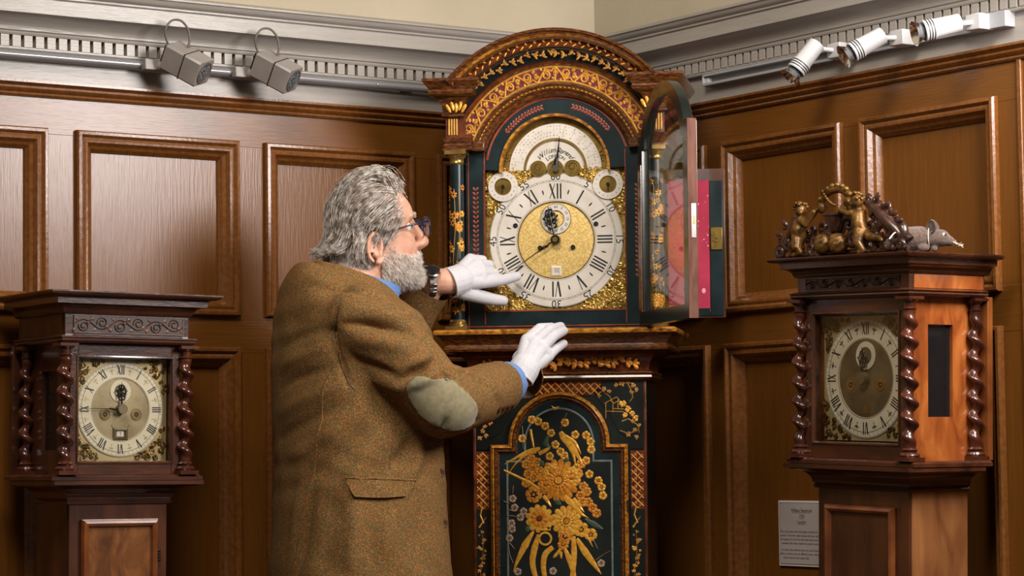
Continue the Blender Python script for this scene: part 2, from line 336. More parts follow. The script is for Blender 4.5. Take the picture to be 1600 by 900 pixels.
# ------------------------------------------------------------------ room
KX, KY = .20051544, 6.12                       # the corner of the room
RL, RR = YAW, -(PI/2-YAW)
floor = MB().box(-4.5, 4.5, -1.0, 8, -.05, 0).obj('floor', M['floor']); tag(floor, 'dark wooden floor', kind='structure')
PMOULD = [(0, 0), (0, .010), (.003, .015), (.009, .016), (.013, .012), (.015, .009), (.020, .011), (.025, .010), (.028, .005), (.031, .000), (.037, -.004), (.040, -.009), (.044, -.014), (.044, -.02)]
def wall(side, rot, sg):
    """panelled wall; local x runs along the wall (0 at the corner), -y faces the room"""
    X = lambda a, b: (min(sg*a, sg*b), max(sg*a, sg*b))
    ln = 3.0
    wm = MB(); a, b = X(-.06, ln); wm.box(a, b, .05, .12, 0, 3.1)
    wo = wm.obj('wall_'+side, M['plaster']); wo.location = (KX, KY, 0); wo.rotation_euler = (0, 0, rot)
    tag(wo, 'cream plaster wall with brown panelling on the '+side, kind='structure')
    def b_(name, m, x0, x1, y0, y1, z0, z1, bev=.0008):
        p, q = X(x0, x1); return box(name, M[m], wo, p, q, y0, y1, z0, z1, bev)
    # rails and stiles standing proud of the sunk panels
    b_('rail', 'wall_h', 0, ln, 0, .05, 1.805, 1.900); b_('rail', 'wall_h', 0, ln, 0, .05, 1.345, 1.437); b_('rail', 'wall_h', 0, ln, 0, .05, .10, .30)
    if sg < 0: pan = [(.065, .458), (.522, .916), (.981, 1.374), (1.440, 1.833), (1.898, 2.291), (2.356, 2.75)]
    else: pan = [(.050, .446), (.506, .908), (.969, 1.367), (1.50, 1.89), (1.955, 2.345), (2.41, 2.80)]
    edges = [0]+[e for p in pan for e in p]+[ln]
    for i in range(0, len(edges), 2):
        p, q = edges[i], edges[i+1]
        p2 = p-.012 if p > 0 else p; q2 = q+.012 if q < ln else q
        for z0, z1 in ((.30, 1.345), (1.437, 1.805)): b_('stile', 'wall_v', p2, q2, .0004, .05, z0, z1, 0)
    for p, q in pan:
        for z0, z1 in ((1.426, 1.817), (.29, 1.357)):
            b_('panel', 'wall_v', p+.012, q-.012, .018, .05, z0+.01, z1-.01, 0)
            a, b = X(p, q); MB().frame(PMOULD, a, b, z0, z1).obj('panel_moulding', M['mould'], wo, 25)
    if sg > 0: b_('stile_bead', 'mould', 1.424, 1.436, -.006, .01, .1, 1.885, .002)
    # skirting, capping mould, frieze, cornice
    def run(name, prof, m, z=0):
        a, b = X(0, ln); mm = MB()
        mm.rings([[(e, -y, zz) for y, zz in prof] for e in (a, b)]); return mm.obj(name, M[m], wo, 28)
    run('skirting', [(-.02, 0), (.022, 0), (.022, .12), (.014, .135), (.010, .15), (-.02, .15)], 'wall_h')
    run('capping_moulding', [(-.02, 1.882), (.006, 1.882), (.010, 1.886), (.009, 1.890), (.014, 1.893), (.018, 1.898), (.016, 1.903), (.020, 1.905), (.026, 1.909), (.026, 1.914), (-.02, 1.914)], 'mould')
    run('frieze', [(-.05, 1.900), (.008, 1.900), (.008, 1.986), (-.05, 1.986)], 'cornice')
    run('dentil_shelf', [(-.03, 1.976), (.020, 1.976), (.022, 1.979), (.022, 1.983), (-.03, 1.983)], 'cornice')
    run('dentil_bed', [(-.05, 1.983), (.012, 1.983), (.012, 2.011), (-.05, 2.011)], 'dentil_bed')
    cove = [(-.05, 2.008), (.026, 2.008), (.028, 2.012), (.026, 2.016)]
    for i in range(9):
        t = i/8*PI/2; cove.append((.030+.034*(1-math.cos(t)), 2.018+.030*math.sin(t)))
    cove += [(.067, 2.049), (.067, 2.054), (-.05, 2.054)]
    run('cornice_cove', cove, 'cornice')
    run('cornice_fascia', [(-.05, 2.052), (.063, 2.052), (.064, 2.083), (-.05, 2.083)], 'cornice')
    run('cornice_crown', [(-.05, 2.081), (.066, 2.081), (.069, 2.083), (.069, 2.087), (.073, 2.089), (.078, 2.094), (.080, 2.100), (.084, 2.101), (.084, 2.105), (.07, 2.112), (-.05, 2.120)], 'cornice')
    d0 = None; n = 66; st = .0264
    for i in range(n):
        x = .03+i*st; p, q = X(x, x+.0185)
        if d0 is None: d0 = MB().box(0, .0185, -.024, -.008, 1.9832, 2.0078).obj('dentil', M['cornice'], wo, 35); d0.location.x = p
        else: copy(d0, wo, (p, 0, 0))
    return wo
wl = wall('left', RL, -1); wr = wall('right', RR, 1)
def wallpt(side, s, off, z):
    r = RL if side == 'left' else RR
    dx, dy = math.cos(r), math.sin(r); nx, ny = math.sin(r), -math.cos(r)
    if side == 'left': s = -s
    return Vector((KX+dx*s+nx*off, KY+dy*s+ny*off, z))

# ------------------------------------------------------------------ dials
ROM = ['XII', 'I', 'II', 'III', 'IV', 'V', 'VI', 'VII', 'VIII', 'IX', 'X', 'XI']
ROM[4] = 'IIII'
def roman(st):
    """strokes (x0,y0,x1,y1,width) in a unit-high box, and total width"""
    out = []; x = 0
    for ch in st:
        if ch == 'I': out.append((x+.08, 0, x+.08, 1, .095)); x += .20
        elif ch == 'V': out += [(x+.04, 1, x+.20, 0, .11), (x+.36, 1, x+.22, 0, .04)]; x += .44
        elif ch == 'X': out += [(x+.04, 1, x+.34, 0, .11), (x+.36, 1, x+.03, 0, .04)]; x += .44
    return out, x-.04
def numerals(parent, cx, cz, r0, r1, y, wk=1.0):
    h = r1-r0
    for k in range(12):
        st, W = roman(ROM[k]); a = PI/2-2*PI*k/12; mb = MB()
        ct, sn = math.cos(a-PI/2), math.sin(a-PI/2)
        def mp(u, v):
            u = (u-W/2)*h*wk; v = r0+v*h
            return (cx+u*ct-v*sn, cz+u*sn+v*ct)
        for x0, y0, x1, y1, w in st:
            p = [mp(x0-w/2, y0), mp(x0+w/2, y0), mp(x1+w/2, y1), mp(x1-w/2, y1)]
            mb.add([(q[0], y, q[1]) for q in p]+[(q[0], y+.0006, q[1]) for q in p], [(0, 1, 2, 3), (0, 1, 5, 4), (1, 2, 6, 5), (2, 3, 7, 6), (3, 0, 4, 7)])
        mb.obj('numeral', M['ink'], parent, 0)
def spandrel(parent, cx, cz, sx, sz, size, y, m, seed, lim=None, n=46):
    """cast corner ornament made of scrolls; sx,sz point into the corner from cx,cz"""
    r = random.Random(seed); mb = MB()
    for i in range(n*6):
        if n <= 0: break
        a, b = r.random()*size, r.random()*size
        x, z = cx-sx*a, cz-sz*b
        if lim and math.hypot(x-lim[0], z-lim[1]) < lim[2]: continue
        n -= 1
        R = size*r.uniform(.05, .10); a0 = r.random()*2*PI; hd = r.choice((-1, 1)); pts = []
        for k in range(9):
            t = k/8; q = R*(1-.75*t); an = a0+hd*t*2*PI*1.1
            pts.append((x+q*math.cos(an), y-.0015-.0025*t, z+q*math.sin(an)))
        mb.tube(pts, [size*.026*(1-.4*k/8) for k in range(9)], 5)
        mb.petal(x, z, a0+1, R*1.6, R*.7, y-.001, .003, 8)
    return mb.obj('spandrel', M[m], parent, 60)
def hand(parent, cx, cz, ang, L, y, kind):
    """pierced hour hand or long minute hand; ang measured clockwise from twelve, in minutes of a full turn"""
    a = PI/2-2*PI*ang; ct, sn = math.cos(a), math.sin(a); fn = lambda u, v: (cx+u*ct-v*sn, cz+u*sn+v*ct); mb = MB()
    w = L*.05
    if kind == 'hour':
        mb.ribbon([(0, 0), (L*.3, 0), (L*.42, 0)], [w*1.6, w*1.3, w*1.1], y, .0012, fn)
        for s in (-1, 1):
            for c0, rr in ((.46, .13), (.62, .16), (.78, .10)):
                pts = [(L*(c0+rr*.95*math.cos(t)), s*L*(rr*.48+rr*.48*math.sin(t))) for t in np.linspace(-PI/2, PI*1.15, 12)]
                mb.ribbon(pts, w*1.15, y, .0014, fn)
            mb.ribbon([(L*.5, 0), (L*.6, s*L*.14), (L*.68, s*L*.22)], w*1.1, y, .0012, fn)
        mb.ribbon([(L*.42, 0), (L*.8, 0), (L, 0)], [w*1.0, w*1.2, w*.2], y, .0012, fn)
    else:
        mb.ribbon([(0, 0), (L*.16, 0), (L*.20, L*.018), (L*.26, 0), (L*.31, -L*.012), (L*.36, 0), (L*.6, 0), (L, 0)], [w*.7, w*.55, w*.8, w*.45, w*.7, w*.4, w*.32, w*.18], y, .0012, fn)
        for s in (-1, 1): mb.ribbon([(L*.2, 0), (L*.26, s*L*.028), (L*.33, 0)], w*.35, y, .0012, fn)
    return mb.obj(kind+'_hand', M['black'], parent, 40)
def winding(parent, cx, cz, r, y, m='brass'):
    mb = MB().ringpart(cx, cz, r*.55, r, y-.0015, y+.001, 24)
    o = mb.obj('winding_hole', M[m], parent, 40)
    MB().disc(cx, cz, r*.56, y-.0004, y+.001, 20).obj('winding_bore', M['dark'], parent, 40)
    MB().disc(cx, cz, r*.2, y-.001, y+.001, 10).obj('winding_square', M['steel'], parent, 40)

# ================================================================== the two small walnut clocks
def walnut_clock(name, label, root_loc, rot, g):
    """g: dictionary of dimensions; y=0 is the trunk front, -y faces the room, z from the floor"""
    t = thing(name, label, 'clock', root_loc, rot)
    W = g['w']; hw = g['hw']; hf = g['hf']; hb = g['hb']; tb = g['tb']; A = M[g['front']]; SD = M[g['side']]; DK = M['walnut']
    # plinth and trunk, below and at the edge of the picture
    MB().umould([(0, .0), (.012, 0), (.012, .08), (.004, .10), (0, .11), (0, .36), (.008, .365), (.010, .375), (-.004, .40), (-.02, .41)], W+.035, -.03, tb+.01).obj('plinth', DK, t, 35)
    zt = g['ztrunk']
    MB().box(-W, W, .002, tb, .40, zt+.002).obj('trunk', M[g['trunk']], t, 35, .002)
    MB().box(W-.001, W+.0012, .006, tb, .40, zt).obj('trunk_side_veneer', M[g['tside']], t, 35)
    MB().box(-W-.0012, -W+.001, .006, tb, .40, zt).obj('trunk_side_veneer', M[g['tside']], t, 35)
    MB().box(-W, W, -.002, .004, .41, zt).obj('trunk_front_veneer', M[g['tfront']], t, 35)
    dx0, dx1, dz1 = g['door']
    dr_ = MB().box(dx0, dx1, -.008, 0, .47, dz1).obj('trunk_door', M[g['doormat']], t, 35, .001)
    dm = MB().frame([(0, 0), (0, .010), (.003, .016), (.008, .018), (.013, .015), (.015, .010), (.017, .006)], dx0, dx1, .47, dz1, 0); dm.obj('door_moulding', M[g['dmould']], dr_, 30)
    if g.get('hinge'):
        h = MB()
        for k in range(4): h.lathe([(.0035, g['hinge']-.012+k*.006), (.0042, g['hinge']-.010+k*.006), (.0035, g['hinge']-.007+k*.006)], dx1+.003, -.008, 10)
        h.obj('hinge', M['black'], dr_, 40)
    # throat moulding carrying the hood
    z0, z1 = g['throat']
    pr = [(0, z0), (.006, z0+.001), (.009, z0+.006), (.006, z0+.010), (.008, z0+.012)]
    d = g['hbase']-W; hh = z1-z0-.024
    for i in range(9):
        a = i/8*PI/2; pr.append((.010+(d-.020)*(1-math.cos(a)), z0+.013+hh*math.sin(a)))
    pr += [(d-.008, z1-.009), (d, z1-.008), (d, z1)]
    MB().umould(pr, W, 0, tb).obj('throat_moulding', DK, t, 30)
    # hood: sill, front frame, sides with windows
    zs = z1
    hd = MB().umould([(0, zs), (.006, zs+.001), (.006, zs+.008), (.002, zs+.010), (0, zs+.012)], g['hbase']-.004, hf-.012, hb).obj('hood_sill', DK, t, 30)
    ze = g['zent']; ox0, ox1, oz0, oz1 = g['open']
    fr = MB(); fw = hw-.012
    for a, b, c, e in ((-fw, ox0, zs+.012, ze), (ox1, fw, zs+.012, ze), (ox0, ox1, zs+.012, oz0), (ox0, ox1, oz1, ze)): fr.box(a, b, hf, hf+.018, c, e)
    hdoor = fr.obj('hood_door', DK, t, 35, .001)
    MB().frame([(0, 0), (0, .002), (.003, .003), (.005, .0), (.006, -.004)], ox0-.004, ox1+.004, oz0-.004, oz1+.004, hf).obj('glazing_bead', M['walnut_v'], hdoor, 30)
    MB().box(ox0, ox1, hf+.009, hf+.011, oz0, oz1).obj('pane', M['glass'], hdoor, 0)
    wy0, wy1, wz0, wz1 = g['win']
    for s in (-1, 1):
        sd = MB(); xa, xb = sorted((s*(fw-.012), s*fw))
        for y0, y1, c, e in ((hf+.018, wy0, zs+.012, ze), (wy1, hb, zs+.012, ze), (wy0, wy1, zs+.012, wz0), (wy0, wy1, wz1, ze)): sd.box(xa, xb, y0, y1, c, e)
        so = sd.obj('hood_side', SD, t, 35)
        MB().box(s*(fw-.009)-.001, s*(fw-.009)+.001, wy0, wy1, wz0, wz1).obj('side_window', M['darkglass'], so, 0)
        box('back_upright', M[g['back']], t, *sorted((s*(fw-.002), s*(hw+.018))), hb-.006, hb+.008, zs+.012, ze+.002, .001)
    box('hood_back', DK, t, -fw, fw, hb-.004, hb+.004, zs, ze, 0)
    # barley-twist columns, front pair and quarter pair behind
    rc = g['rc']
    for s in (-1, 1):
        for cy, k in ((hf-.004, 1.0), (g['ycol2'], .92)):
            c = MB(); zb = zs+.012; r = rc*k
            c.box(s*hw-r*1.35, s*hw+r*1.35, cy-r*1.35, cy+r*1.35, zb, zb+.008)
            c.lathe([(r*1.25, zb+.008), (r*1.35, zb+.012), (r*1.2, zb+.016), (r*.85, zb+.018), (r*1.05, zb+.022), (r*.8, zb+.026), (r*.8, zb+.031)], s*hw, cy, 18)
            c.twist(s*hw, cy, zb+.029, ze-.030, r*.80, r*.42, g['turns'], g['handed'], ph=1.0*s)
            c.lathe([(r*.8, ze-.032), (r*.8, ze-.026), (r*1.0, ze-.024), (r*.75, ze-.021), (r*.75, ze-.012), (r*1.2, ze-.007), (r*1.2, ze-.006)], s*hw, cy, 18)
            c.box(s*hw-r*1.3, s*hw+r*1.3, cy-r*1.3, cy+r*1.3, ze-.006, ze)
            c.obj('twisted_column', M['twistwood'], t, 40)
    # entablature
    a = hw+.003; zc = g['zcor']; f0, f1 = g['frieze']
    MB().umould([(0, ze), (.008, ze+.002), (.012, ze+.006), (.010, ze+.010), (.014, ze+.012), (.014, f0-.004), (.004, f0), (0, f0)], a, hf-.008, hb).obj('architrave', DK, t, 30)
    fz = MB().umould([(0, f0), (0, f1)], a, hf-.008, hb).obj('frieze', M['walnut'], t, 30)
    for s in (-1, 1):
        xa, xb = sorted((s*a, s*(a+.0015))); box('frieze_side_veneer', SD, t, xa, xb, hf+.004, hb-.004, f0+.001, f1-.001, 0)
    cr = [(0, f1), (.004, f1+.001), (.006, f1+.004)]
    cp = g['hcor']-a; hh = zc-f1
    for i in range(7):
        q = i/6*PI/2; cr.append((.007+(cp*.45)*(1-math.cos(q)), f1+.005+hh*.34*math.sin(q)))
    cr += [(cp*.56, f1+hh*.46), (cp*.56, f1+hh*.72), (cp*.64, f1+hh*.74)]
    for i in range(6):
        q = i/5*PI/2; cr.append((cp*.64+(cp*.34)*math.sin(q), f1+hh*.76+hh*.15*(1-math.cos(q))))
    cr += [(cp, f1+hh*.93), (cp, zc), (cp-.006, zc+.0005)]
    MB().umould(cr, a, hf-.008, hb+.01).obj('cornice', DK, t, 26)
    # pierced frieze panel
    fx0, fx1 = g['fretx']; fz0, fz1 = f0+.004, f1-.003
    MB().box(fx0, fx1, hf-.0095, hf-.006, fz0, fz1).obj('frieze_ground', M['carved_dark'], fz, 0)
    fm = MB(); n = g['nscroll']; st = (fx1-fx0)/n; h = (fz1-fz0)/2; zm = (fz0+fz1)/2; yy = hf-.0095
    fm.frame([(0, .0), (0, .0028), (.0015, .0028), (.0022, 0)], fx0-.001, fx1+.001, fz0-.001, fz1+.001, hf-.008)
    wv = [(fx0+i*st/10, zm+h*.55*math.sin(PI*i/10)) for i in range(n*10+1)]
    fm.ribbon(wv, .0030, yy, .003)
    for i in range(n):
        s = 1 if i % 2 == 0 else -1; cx = fx0+(i+.5)*st; c = (cx, zm-s*h*.22)
        fm.ribbon([(c[0]+h*.72*(1-.7*q)*math.cos(s*(PI*.9+q*9)), c[1]+h*.66*(1-.7*q)*math.sin(s*(PI*.9+q*9))) for q in np.linspace(0, 1, 20)], .0026, yy, .003)
        for dx, an in ((-.30, 2.3), (.3, .8), (.1, -.4), (-.45, 4.2)): fm.petal(cx+dx*st, zm+s*h*.35*(1 if an < 3 else -1), s*an, h*.7, h*.32, yy, .003, 8)
    fm.obj('carved_fret', M[g['fretmat']], fz, 50)
    return t

# ---- left clock
lk = wallpt('left', 1.408, .25, .003)
left_clock = walnut_clock('longcase_clock', 'small dark walnut longcase clock with flat top at the left wall', lk, (0, .012, RL), dict(
    w=.108, hw=.134, hf=-.03, hb=.19, tb=.15, front='walnut', side='walnut_v', trunk='walnut_v', tside='walnut_v', tfront='walnut_v', back='walnut', doormat='burr', dmould='crossband',
    door=(-.084, .085, .990), hinge=.915, ztrunk=1.022, throat=(1.020, 1.068), hbase=.165, open=(-.104, .104, 1.106, 1.316), zent=1.343, win=(.03, .105, 1.13, 1.29),
    rc=.0152, turns=5.0, handed=-1, ycol2=.155, frieze=(1.361, 1.402), zcor=1.446, hcor=.190, fretx=(-.118, .124), nscroll=6, fretmat='carved'))
def small_dial(t, cx, cz, y, half, r0, r1, kind):
    d = MB().box(cx-half, cx+half, y, y+.004, cz-half, cz+half).obj('dial', M['plate_old'], t, 35)
    old = kind == 'left'
    ring = MB().ringpart(cx, cz, r0, r1, y-.0022, y, 80).obj('chapter_ring', M['silver_warm'], d, 40)
    ln = MB()
    for r in (r0*1.02, r1*.90, r1*.985): ln.ringpart(cx, cz, r-.0004, r+.0004, y-.0026, y-.0022, 80)
    for k in range(60):
        a = 2*PI*k/60; ln.ribbon([(cx+r1*.905*math.cos(a), cz+r1*.905*math.sin(a)), (cx+r1*.975*math.cos(a), cz+r1*.975*math.sin(a))], .0005, y-.0022, .0004)
    ln.obj('engraved_line', M['ink'] if not old else M['centre_dk'], d, 0)
    MB().disc(cx, cz, r0, y-.0008, y, 60).obj('matted_centre', M['centre_old' if old else 'centre_dk'], d, 40)
    numerals(d, cx, cz, r0+(r1-r0)*.22, r0+(r1-r0)*.82, y-.0029, 1.05)
    hm = MB()
    for k in range(12):                         # half-hour marks between the numerals
        a = PI/2-2*PI*(k+.5)/12; rm = r0+(r1-r0)*.45; x, z = cx+rm*math.cos(a), cz+rm*math.sin(a)
        for q in (-.9, 0, .9): hm.petal(x, z, a+q, (r1-r0)*.20, (r1-r0)*.07, y-.0026, .0003, 6)
        hm.petal(x, z, a+PI, (r1-r0)*.2, (r1-r0)*.05, y-.0026, .0003, 6)
        hm.obj('half_hour_mark', M['ink'] if not old else M['plate_old'], d, 0); hm = MB()
    for sx in (-1, 1):
        for sz in (-1, 1): spandrel(d, cx+sx*half*.96, cz+sz*half*.96, sx, sz, half*.62, y, 'spandrel_dk', 11+sx+3*sz+(0 if old else 40), (cx, cz, r1*1.03), 24)
    sz_ = r0*.64; so = MB().ringpart(cx, cz+sz_*.9, r0*.22, r0*.36, y-.0022, y-.0006, 40).obj('seconds_ring', M['silver_warm'], d, 40)
    for s in (-1, 1): winding(d, cx+s*r0*.55, cz-r0*.17, r0*.145, y-.0012)
    for s in (-1, 1):
        MB().ringpart(cx+s*r0*.55, cz-r0*.17, r0*.17, r0*.2, y-.0012, y, 24).obj('winding_ring', M['centre_dk' if old else 'brass'], d, 40)
    if old:
        MB().frame([(0, 0), (0, .003), (.004, .0045), (.006, .001), (.008, -.001)], cx-.016, cx+.016, cz-r0*.98, cz-r0*.60, y-.0006).obj('date_frame', M['centre_dk'], d, 20)
        box('date_window', M['whitepaper'], d, cx-.007, cx+.007, y-.0016, y, cz-r0*.87, cz-r0*.70, 0)
        puttext(MB(), '3', .010, cx, cz-r0*.785, 0, y-.0018).obj('date_numeral', M['ink'], d, 0)
        for s in (-1, 1): MB().ribbon([(cx+s*.016, cz-r0*.60), (cx+s*.020, cz-r0*.5)], .0016, y-.0006, .001).obj('date_frame_spur', M['centre_dk'], d, 0)
    else:
        MB().add([(cx-.008, y-.002, cz-r0*.90), (cx+.008, y-.002, cz-r0*.90), (cx+.005, y-.002, cz-r0*.68), (cx-.005, y-.002, cz-r0*.68)], [(0, 1, 2, 3)]).obj('date_window', M['brass'], d, 0)
    return d
d = small_dial(left_clock, 0, 1.2125, -.006, .104, .0635, .0965, 'left')
hand(d, 0, 1.2125, .998, .056, -.014, 'hour'); hand(d, 0, 1.2125, .752, .088, -.016, 'minute')
MB().disc(0, 1.2125, .0105, -.021, -.006, 24).obj('hand_boss', M['centre_dk'], d, 40)

# ---- right clock
rk = wallpt('right', 1.178, .24, .006)
right_clock = walnut_clock('longcase_clock', 'walnut longcase clock with amber side veneer and carved cresting at the right wall', rk, (0, .031, RR), dict(
    w=.130, hw=.159, hf=-.022, hb=.172, tb=.155, front='walnut', side='amber', trunk='walnut_v', tside='amber_pale', tfront='walnut_v', back='crossband', doormat='walnut_v', dmould='crossband',
    door=(-.102, .098, .998), hinge=None, ztrunk=1.030, throat=(1.028, 1.078), hbase=.182, open=(-.124, .124, 1.122, 1.378), zent=1.408, win=(.034, .100, 1.175, 1.355),
    rc=.0152, turns=6.6, handed=-1, ycol2=.150, frieze=(1.424, 1.452), zcor=1.492, hcor=.208, fretx=(-.135, .135), nscroll=7, fretmat='carved_dark'))
d = small_dial(right_clock, 0, 1.250, .008, .124, .078, .119, 'right')
hand(d, 0, 1.250, .995, .062, -.002, 'hour'); hand(d, 0, 1.250, .985, .040, -.004, 'minute')
MB().disc(0, 1.250, .0125, -.009, .006, 24).obj('hand_boss', M['centre_dk'], d, 40)
# ================================================================== the tall japanned clock in the corner
ca = math.radians(9)
croot = Vector((.09835521+.009*math.cos(ca)-.008, 5.58-.009*math.sin(ca), .001))
big = thing('longcase_clock', 'tall arch-topped clock in black and gold chinoiserie lacquer in the corner', 'clock', croot, (0, .005, -ca))
DX, ZD = -.007, 1.587                          # dial centre
ZA = 1.738                                     # centre of all the arches
# --- plinth and trunk
MB().umould([(0, .0), (.02, 0), (.02, .10), (.01, .12), (0, .13), (0, .40), (.010, .405), (.012, .42), (-.01, .45), (-.03, .46)], .225, -.06, .19).obj('plinth', M['japan'], big)
MB().box(-.194, .194, -.028, .17, .44, 1.29).obj('trunk', M['japan'], big, 35, .003)
TY = -.030
DW, DT, DSH, DR = .152, 1.248, 1.132, .112     # door half width, arch top, shoulder height, arch radius
# painted borders of the trunk front: red brown ground with gold lattice
def lattice(mb, x0, x1, z0, z1, st, y, w=.0016):
    def clip(p, q):
        (ax, az), (bx, bz) = p, q; t0, t1 = 0, 1
        for o, d, lo, hi in ((ax, bx-ax, x0, x1), (az, bz-az, z0, z1)):
            if abs(d) < 1e-9: continue
            u, v = sorted(((lo-o)/d, (hi-o)/d)); t0 = max(t0, u); t1 = min(t1, v)
        return None if t1-t0 < 1e-3 else [(ax+(bx-ax)*t, az+(bz-az)*t) for t in (t0, (t0+t1)/2, t1)]
    L = (x1-x0)+(z1-z0); n = int(L/st)+2
    for i in range(-n, n+1):
        for sg in (1, -1):
            xa = (x0+x1)/2+i*st; c = clip((xa-L, z0-sg*L if sg > 0 else z0+L), (xa+L, z0+sg*L if sg > 0 else z0-L))
            if c: mb.ribbon(c, w, y, .0006)
def band(x0, x1, z0, z1, ground, deco=True):
    g = MB().box(x0, x1, TY, TY+.004, z0, z1).obj('painted_border', M[ground], big, 0)
    if deco:
        m = MB(); lattice(m, x0+.002, x1-.002, z0+.002, z1-.002, .0175, TY-.0002, .0024); m.obj('gold_lattice', M['gold2'], g, 0)
        k = 0; fm = MB(); z = z0+.014
        while z < z1-.008:
            x = x0+.011 if (x1-x0) < .06 else x0+.012
            while x < x1-.006:
                for q in range(4): fm.petal(x, z, q*PI/2+.4, .0045, .003, TY-.0003, .0006, 6)
                x += .0175
            z += .0175
        fm.obj('lattice_blossom', M['gold_dk'], g, 0); g['kind'] = 'part'; del g['kind']
    return g
for s in (-1, 1):
    xa, xb = sorted((s*.157, s*.187))
    band(xa, xb, .99, 1.118, 'redbrown'); band(xa, xb, .60, .99, 'japan', False)
    e = MB().box(*sorted((s*.187, s*.193)), TY-.001, TY+.004, .46, 1.275).obj('corner_bead', M['redbrown'], big, 35, .001)
band(-.095, .095, 1.240, 1.273, 'redbrown')
for s in (-1, 1):
    g = MB(); pts = [(s*.187, 1.122), (s*.157, 1.122), (s*.157, 1.145), (s*.132, 1.160), (s*.112, 1.200), (s*.075, 1.245), (s*.098, 1.272), (s*.187, 1.272)]
    g.rings([[(x, y, z) for x, z in pts] for y in (TY+.004, TY)]).obj('painted_spandrel', M['japan'], big, 0)
# small painted scene (pavilion, trees, rocks) in the right spandrel, blossoms in the left one
def P(px, py):                                 # drawing grid of the trunk front
    x = (px-(877.5+(py-700)*.008))*.00142; return (x, 1.128-(py-700)*.00142)
DY = TY-.0004
def stroke(name, m, pts, w, parent, y=None, taper=0):
    return MB().ribbon([P(*p) for p in pts], w, DY if y is None else y, .0008, None, taper).obj(name, M[m], parent, 0)
pv = MB()
for a, b in (((950, 646), (950, 657)), ((961, 646), (961, 648)), ((948, 634), (957, 629)), ((957, 629), (963, 634)), ((957, 629), (967, 624)), ((967, 624), (971, 629)), ((950, 634), (950, 646)), ((961, 634), (961, 646)), ((969, 629), (969, 642)), ((950, 646), (978, 647)), ((962, 642), (978, 643)), ((963, 634), (971, 629))):
    pv.ribbon([P(*a), P((a[0]+b[0])/2, (a[1]+b[1])/2), P(*b)], .0014, DY, .0006)
pv.obj('painted_pavilion', M['gold'], big, 0)
def tuft(name, m, spots, parent, R=.006, y=None, n=7):
    mb = MB()
    for (px, py, k) in spots:
        x, z = P(px, py)
        for q in range(n):
            a = 2*PI*q/n+random.random(); mb.petal(x, z, a, R*k*random.uniform(.7, 1.1), R*k*.6, (DY if y is None else y)-random.random()*.0003, .0008, 7)
    return mb.obj(name, M[m], parent, 0)
tuft('painted_tree_crown', 'gold_dk', [(947, 612, 1.2), (955, 615, 1), (975, 603, 1.4), (985, 601, 1.2), (993, 606, 1.2), (998, 613, 1), (966, 605, 1), (940, 622, .9), (990, 617, .9)], big)
tuft('painted_rock', 'gold', [(977, 634, 1.5), (984, 643, 1.5), (991, 650, 1.3), (980, 652, 1.2), (997, 657, 1.2)], big)
stroke('painted_tree_trunk', 'gold_dk', [(985, 605), (990, 615), (992, 625), (987, 632)], .0022, big); stroke('painted_tree_trunk', 'gold_dk', [(948, 618), (955, 622), (960, 630)], .0018, big)
for s in (-1, 1):
    o = 0 if s > 0 else -119
    tuft('painted_shrub', 'gold_dk', [(995 if s > 0 else 757, 675, 1.0), (985 if s > 0 else 762, 682, 1.1), (998 if s > 0 else 752, 686, 1)], big)
# bird, pine and flowers painted down the two borders
for s, bx in ((-1, 756), (1, 997)):
    stroke('painted_bird', 'gold', [(bx-5, 825), (bx+1, 816), (bx+7, 808)], .004, big, None, .8); stroke('painted_bird', 'gold', [(bx, 792), (bx-3, 806), (bx+2, 818)], .003, big)
    stroke('painted_stem', 'gold_dk', [(bx, 836), (bx+1, 860), (bx-3, 900), (bx, 940)], .0016, big)
    for k, yy in enumerate((845, 858, 872, 884, 898)):
        tuft('painted_flower', 'gold' if k % 2 else 'gold_dk', [(bx+(-1)**k*2, yy, .9)], big, .006, None, 5)
for s in (-1, 1):
    bx = 756 if s < 0 else 998
    for k in range(9):
        yy = 832+k*12; tuft('painted_leaf_spray', ('gold_dk', 'gold2', 'gold')[k % 3], [(bx+6*math.sin(k*2.3), yy, .8), (bx-5*math.cos(k*1.7), yy+5, .6)], big, .006, None, 5)
    tuft('painted_shrub', 'gold_dk', [(bx+4, 668, .9), (bx-6, 662, .8), (bx, 655, .9)], big)
    for k in range(5): tuft('painted_leaf_spray', 'gold_dk', [(bx+(6 if s > 0 else -2)+4*math.sin(k*3), 770+k*5, .5)], big, .006, None, 4)
for k, (px, py) in enumerate(((770, 625), (782, 618), (764, 640), (775, 650), (790, 612), (756, 618), (757, 632), (768, 662), (752, 650))): tuft('painted_leaf_spray', ('gold_dk', 'gold2')[k % 2], [(px, py, 1.1)], big, .007, None, 6)
stroke('painted_rock', 'gold_dk', [(975, 662), (985, 658), (1000, 668), (1002, 680)], .004, big, None, .6); stroke('painted_boat', 'gold_dk', [(972, 676), (985, 681), (1000, 676)], .0026, big)
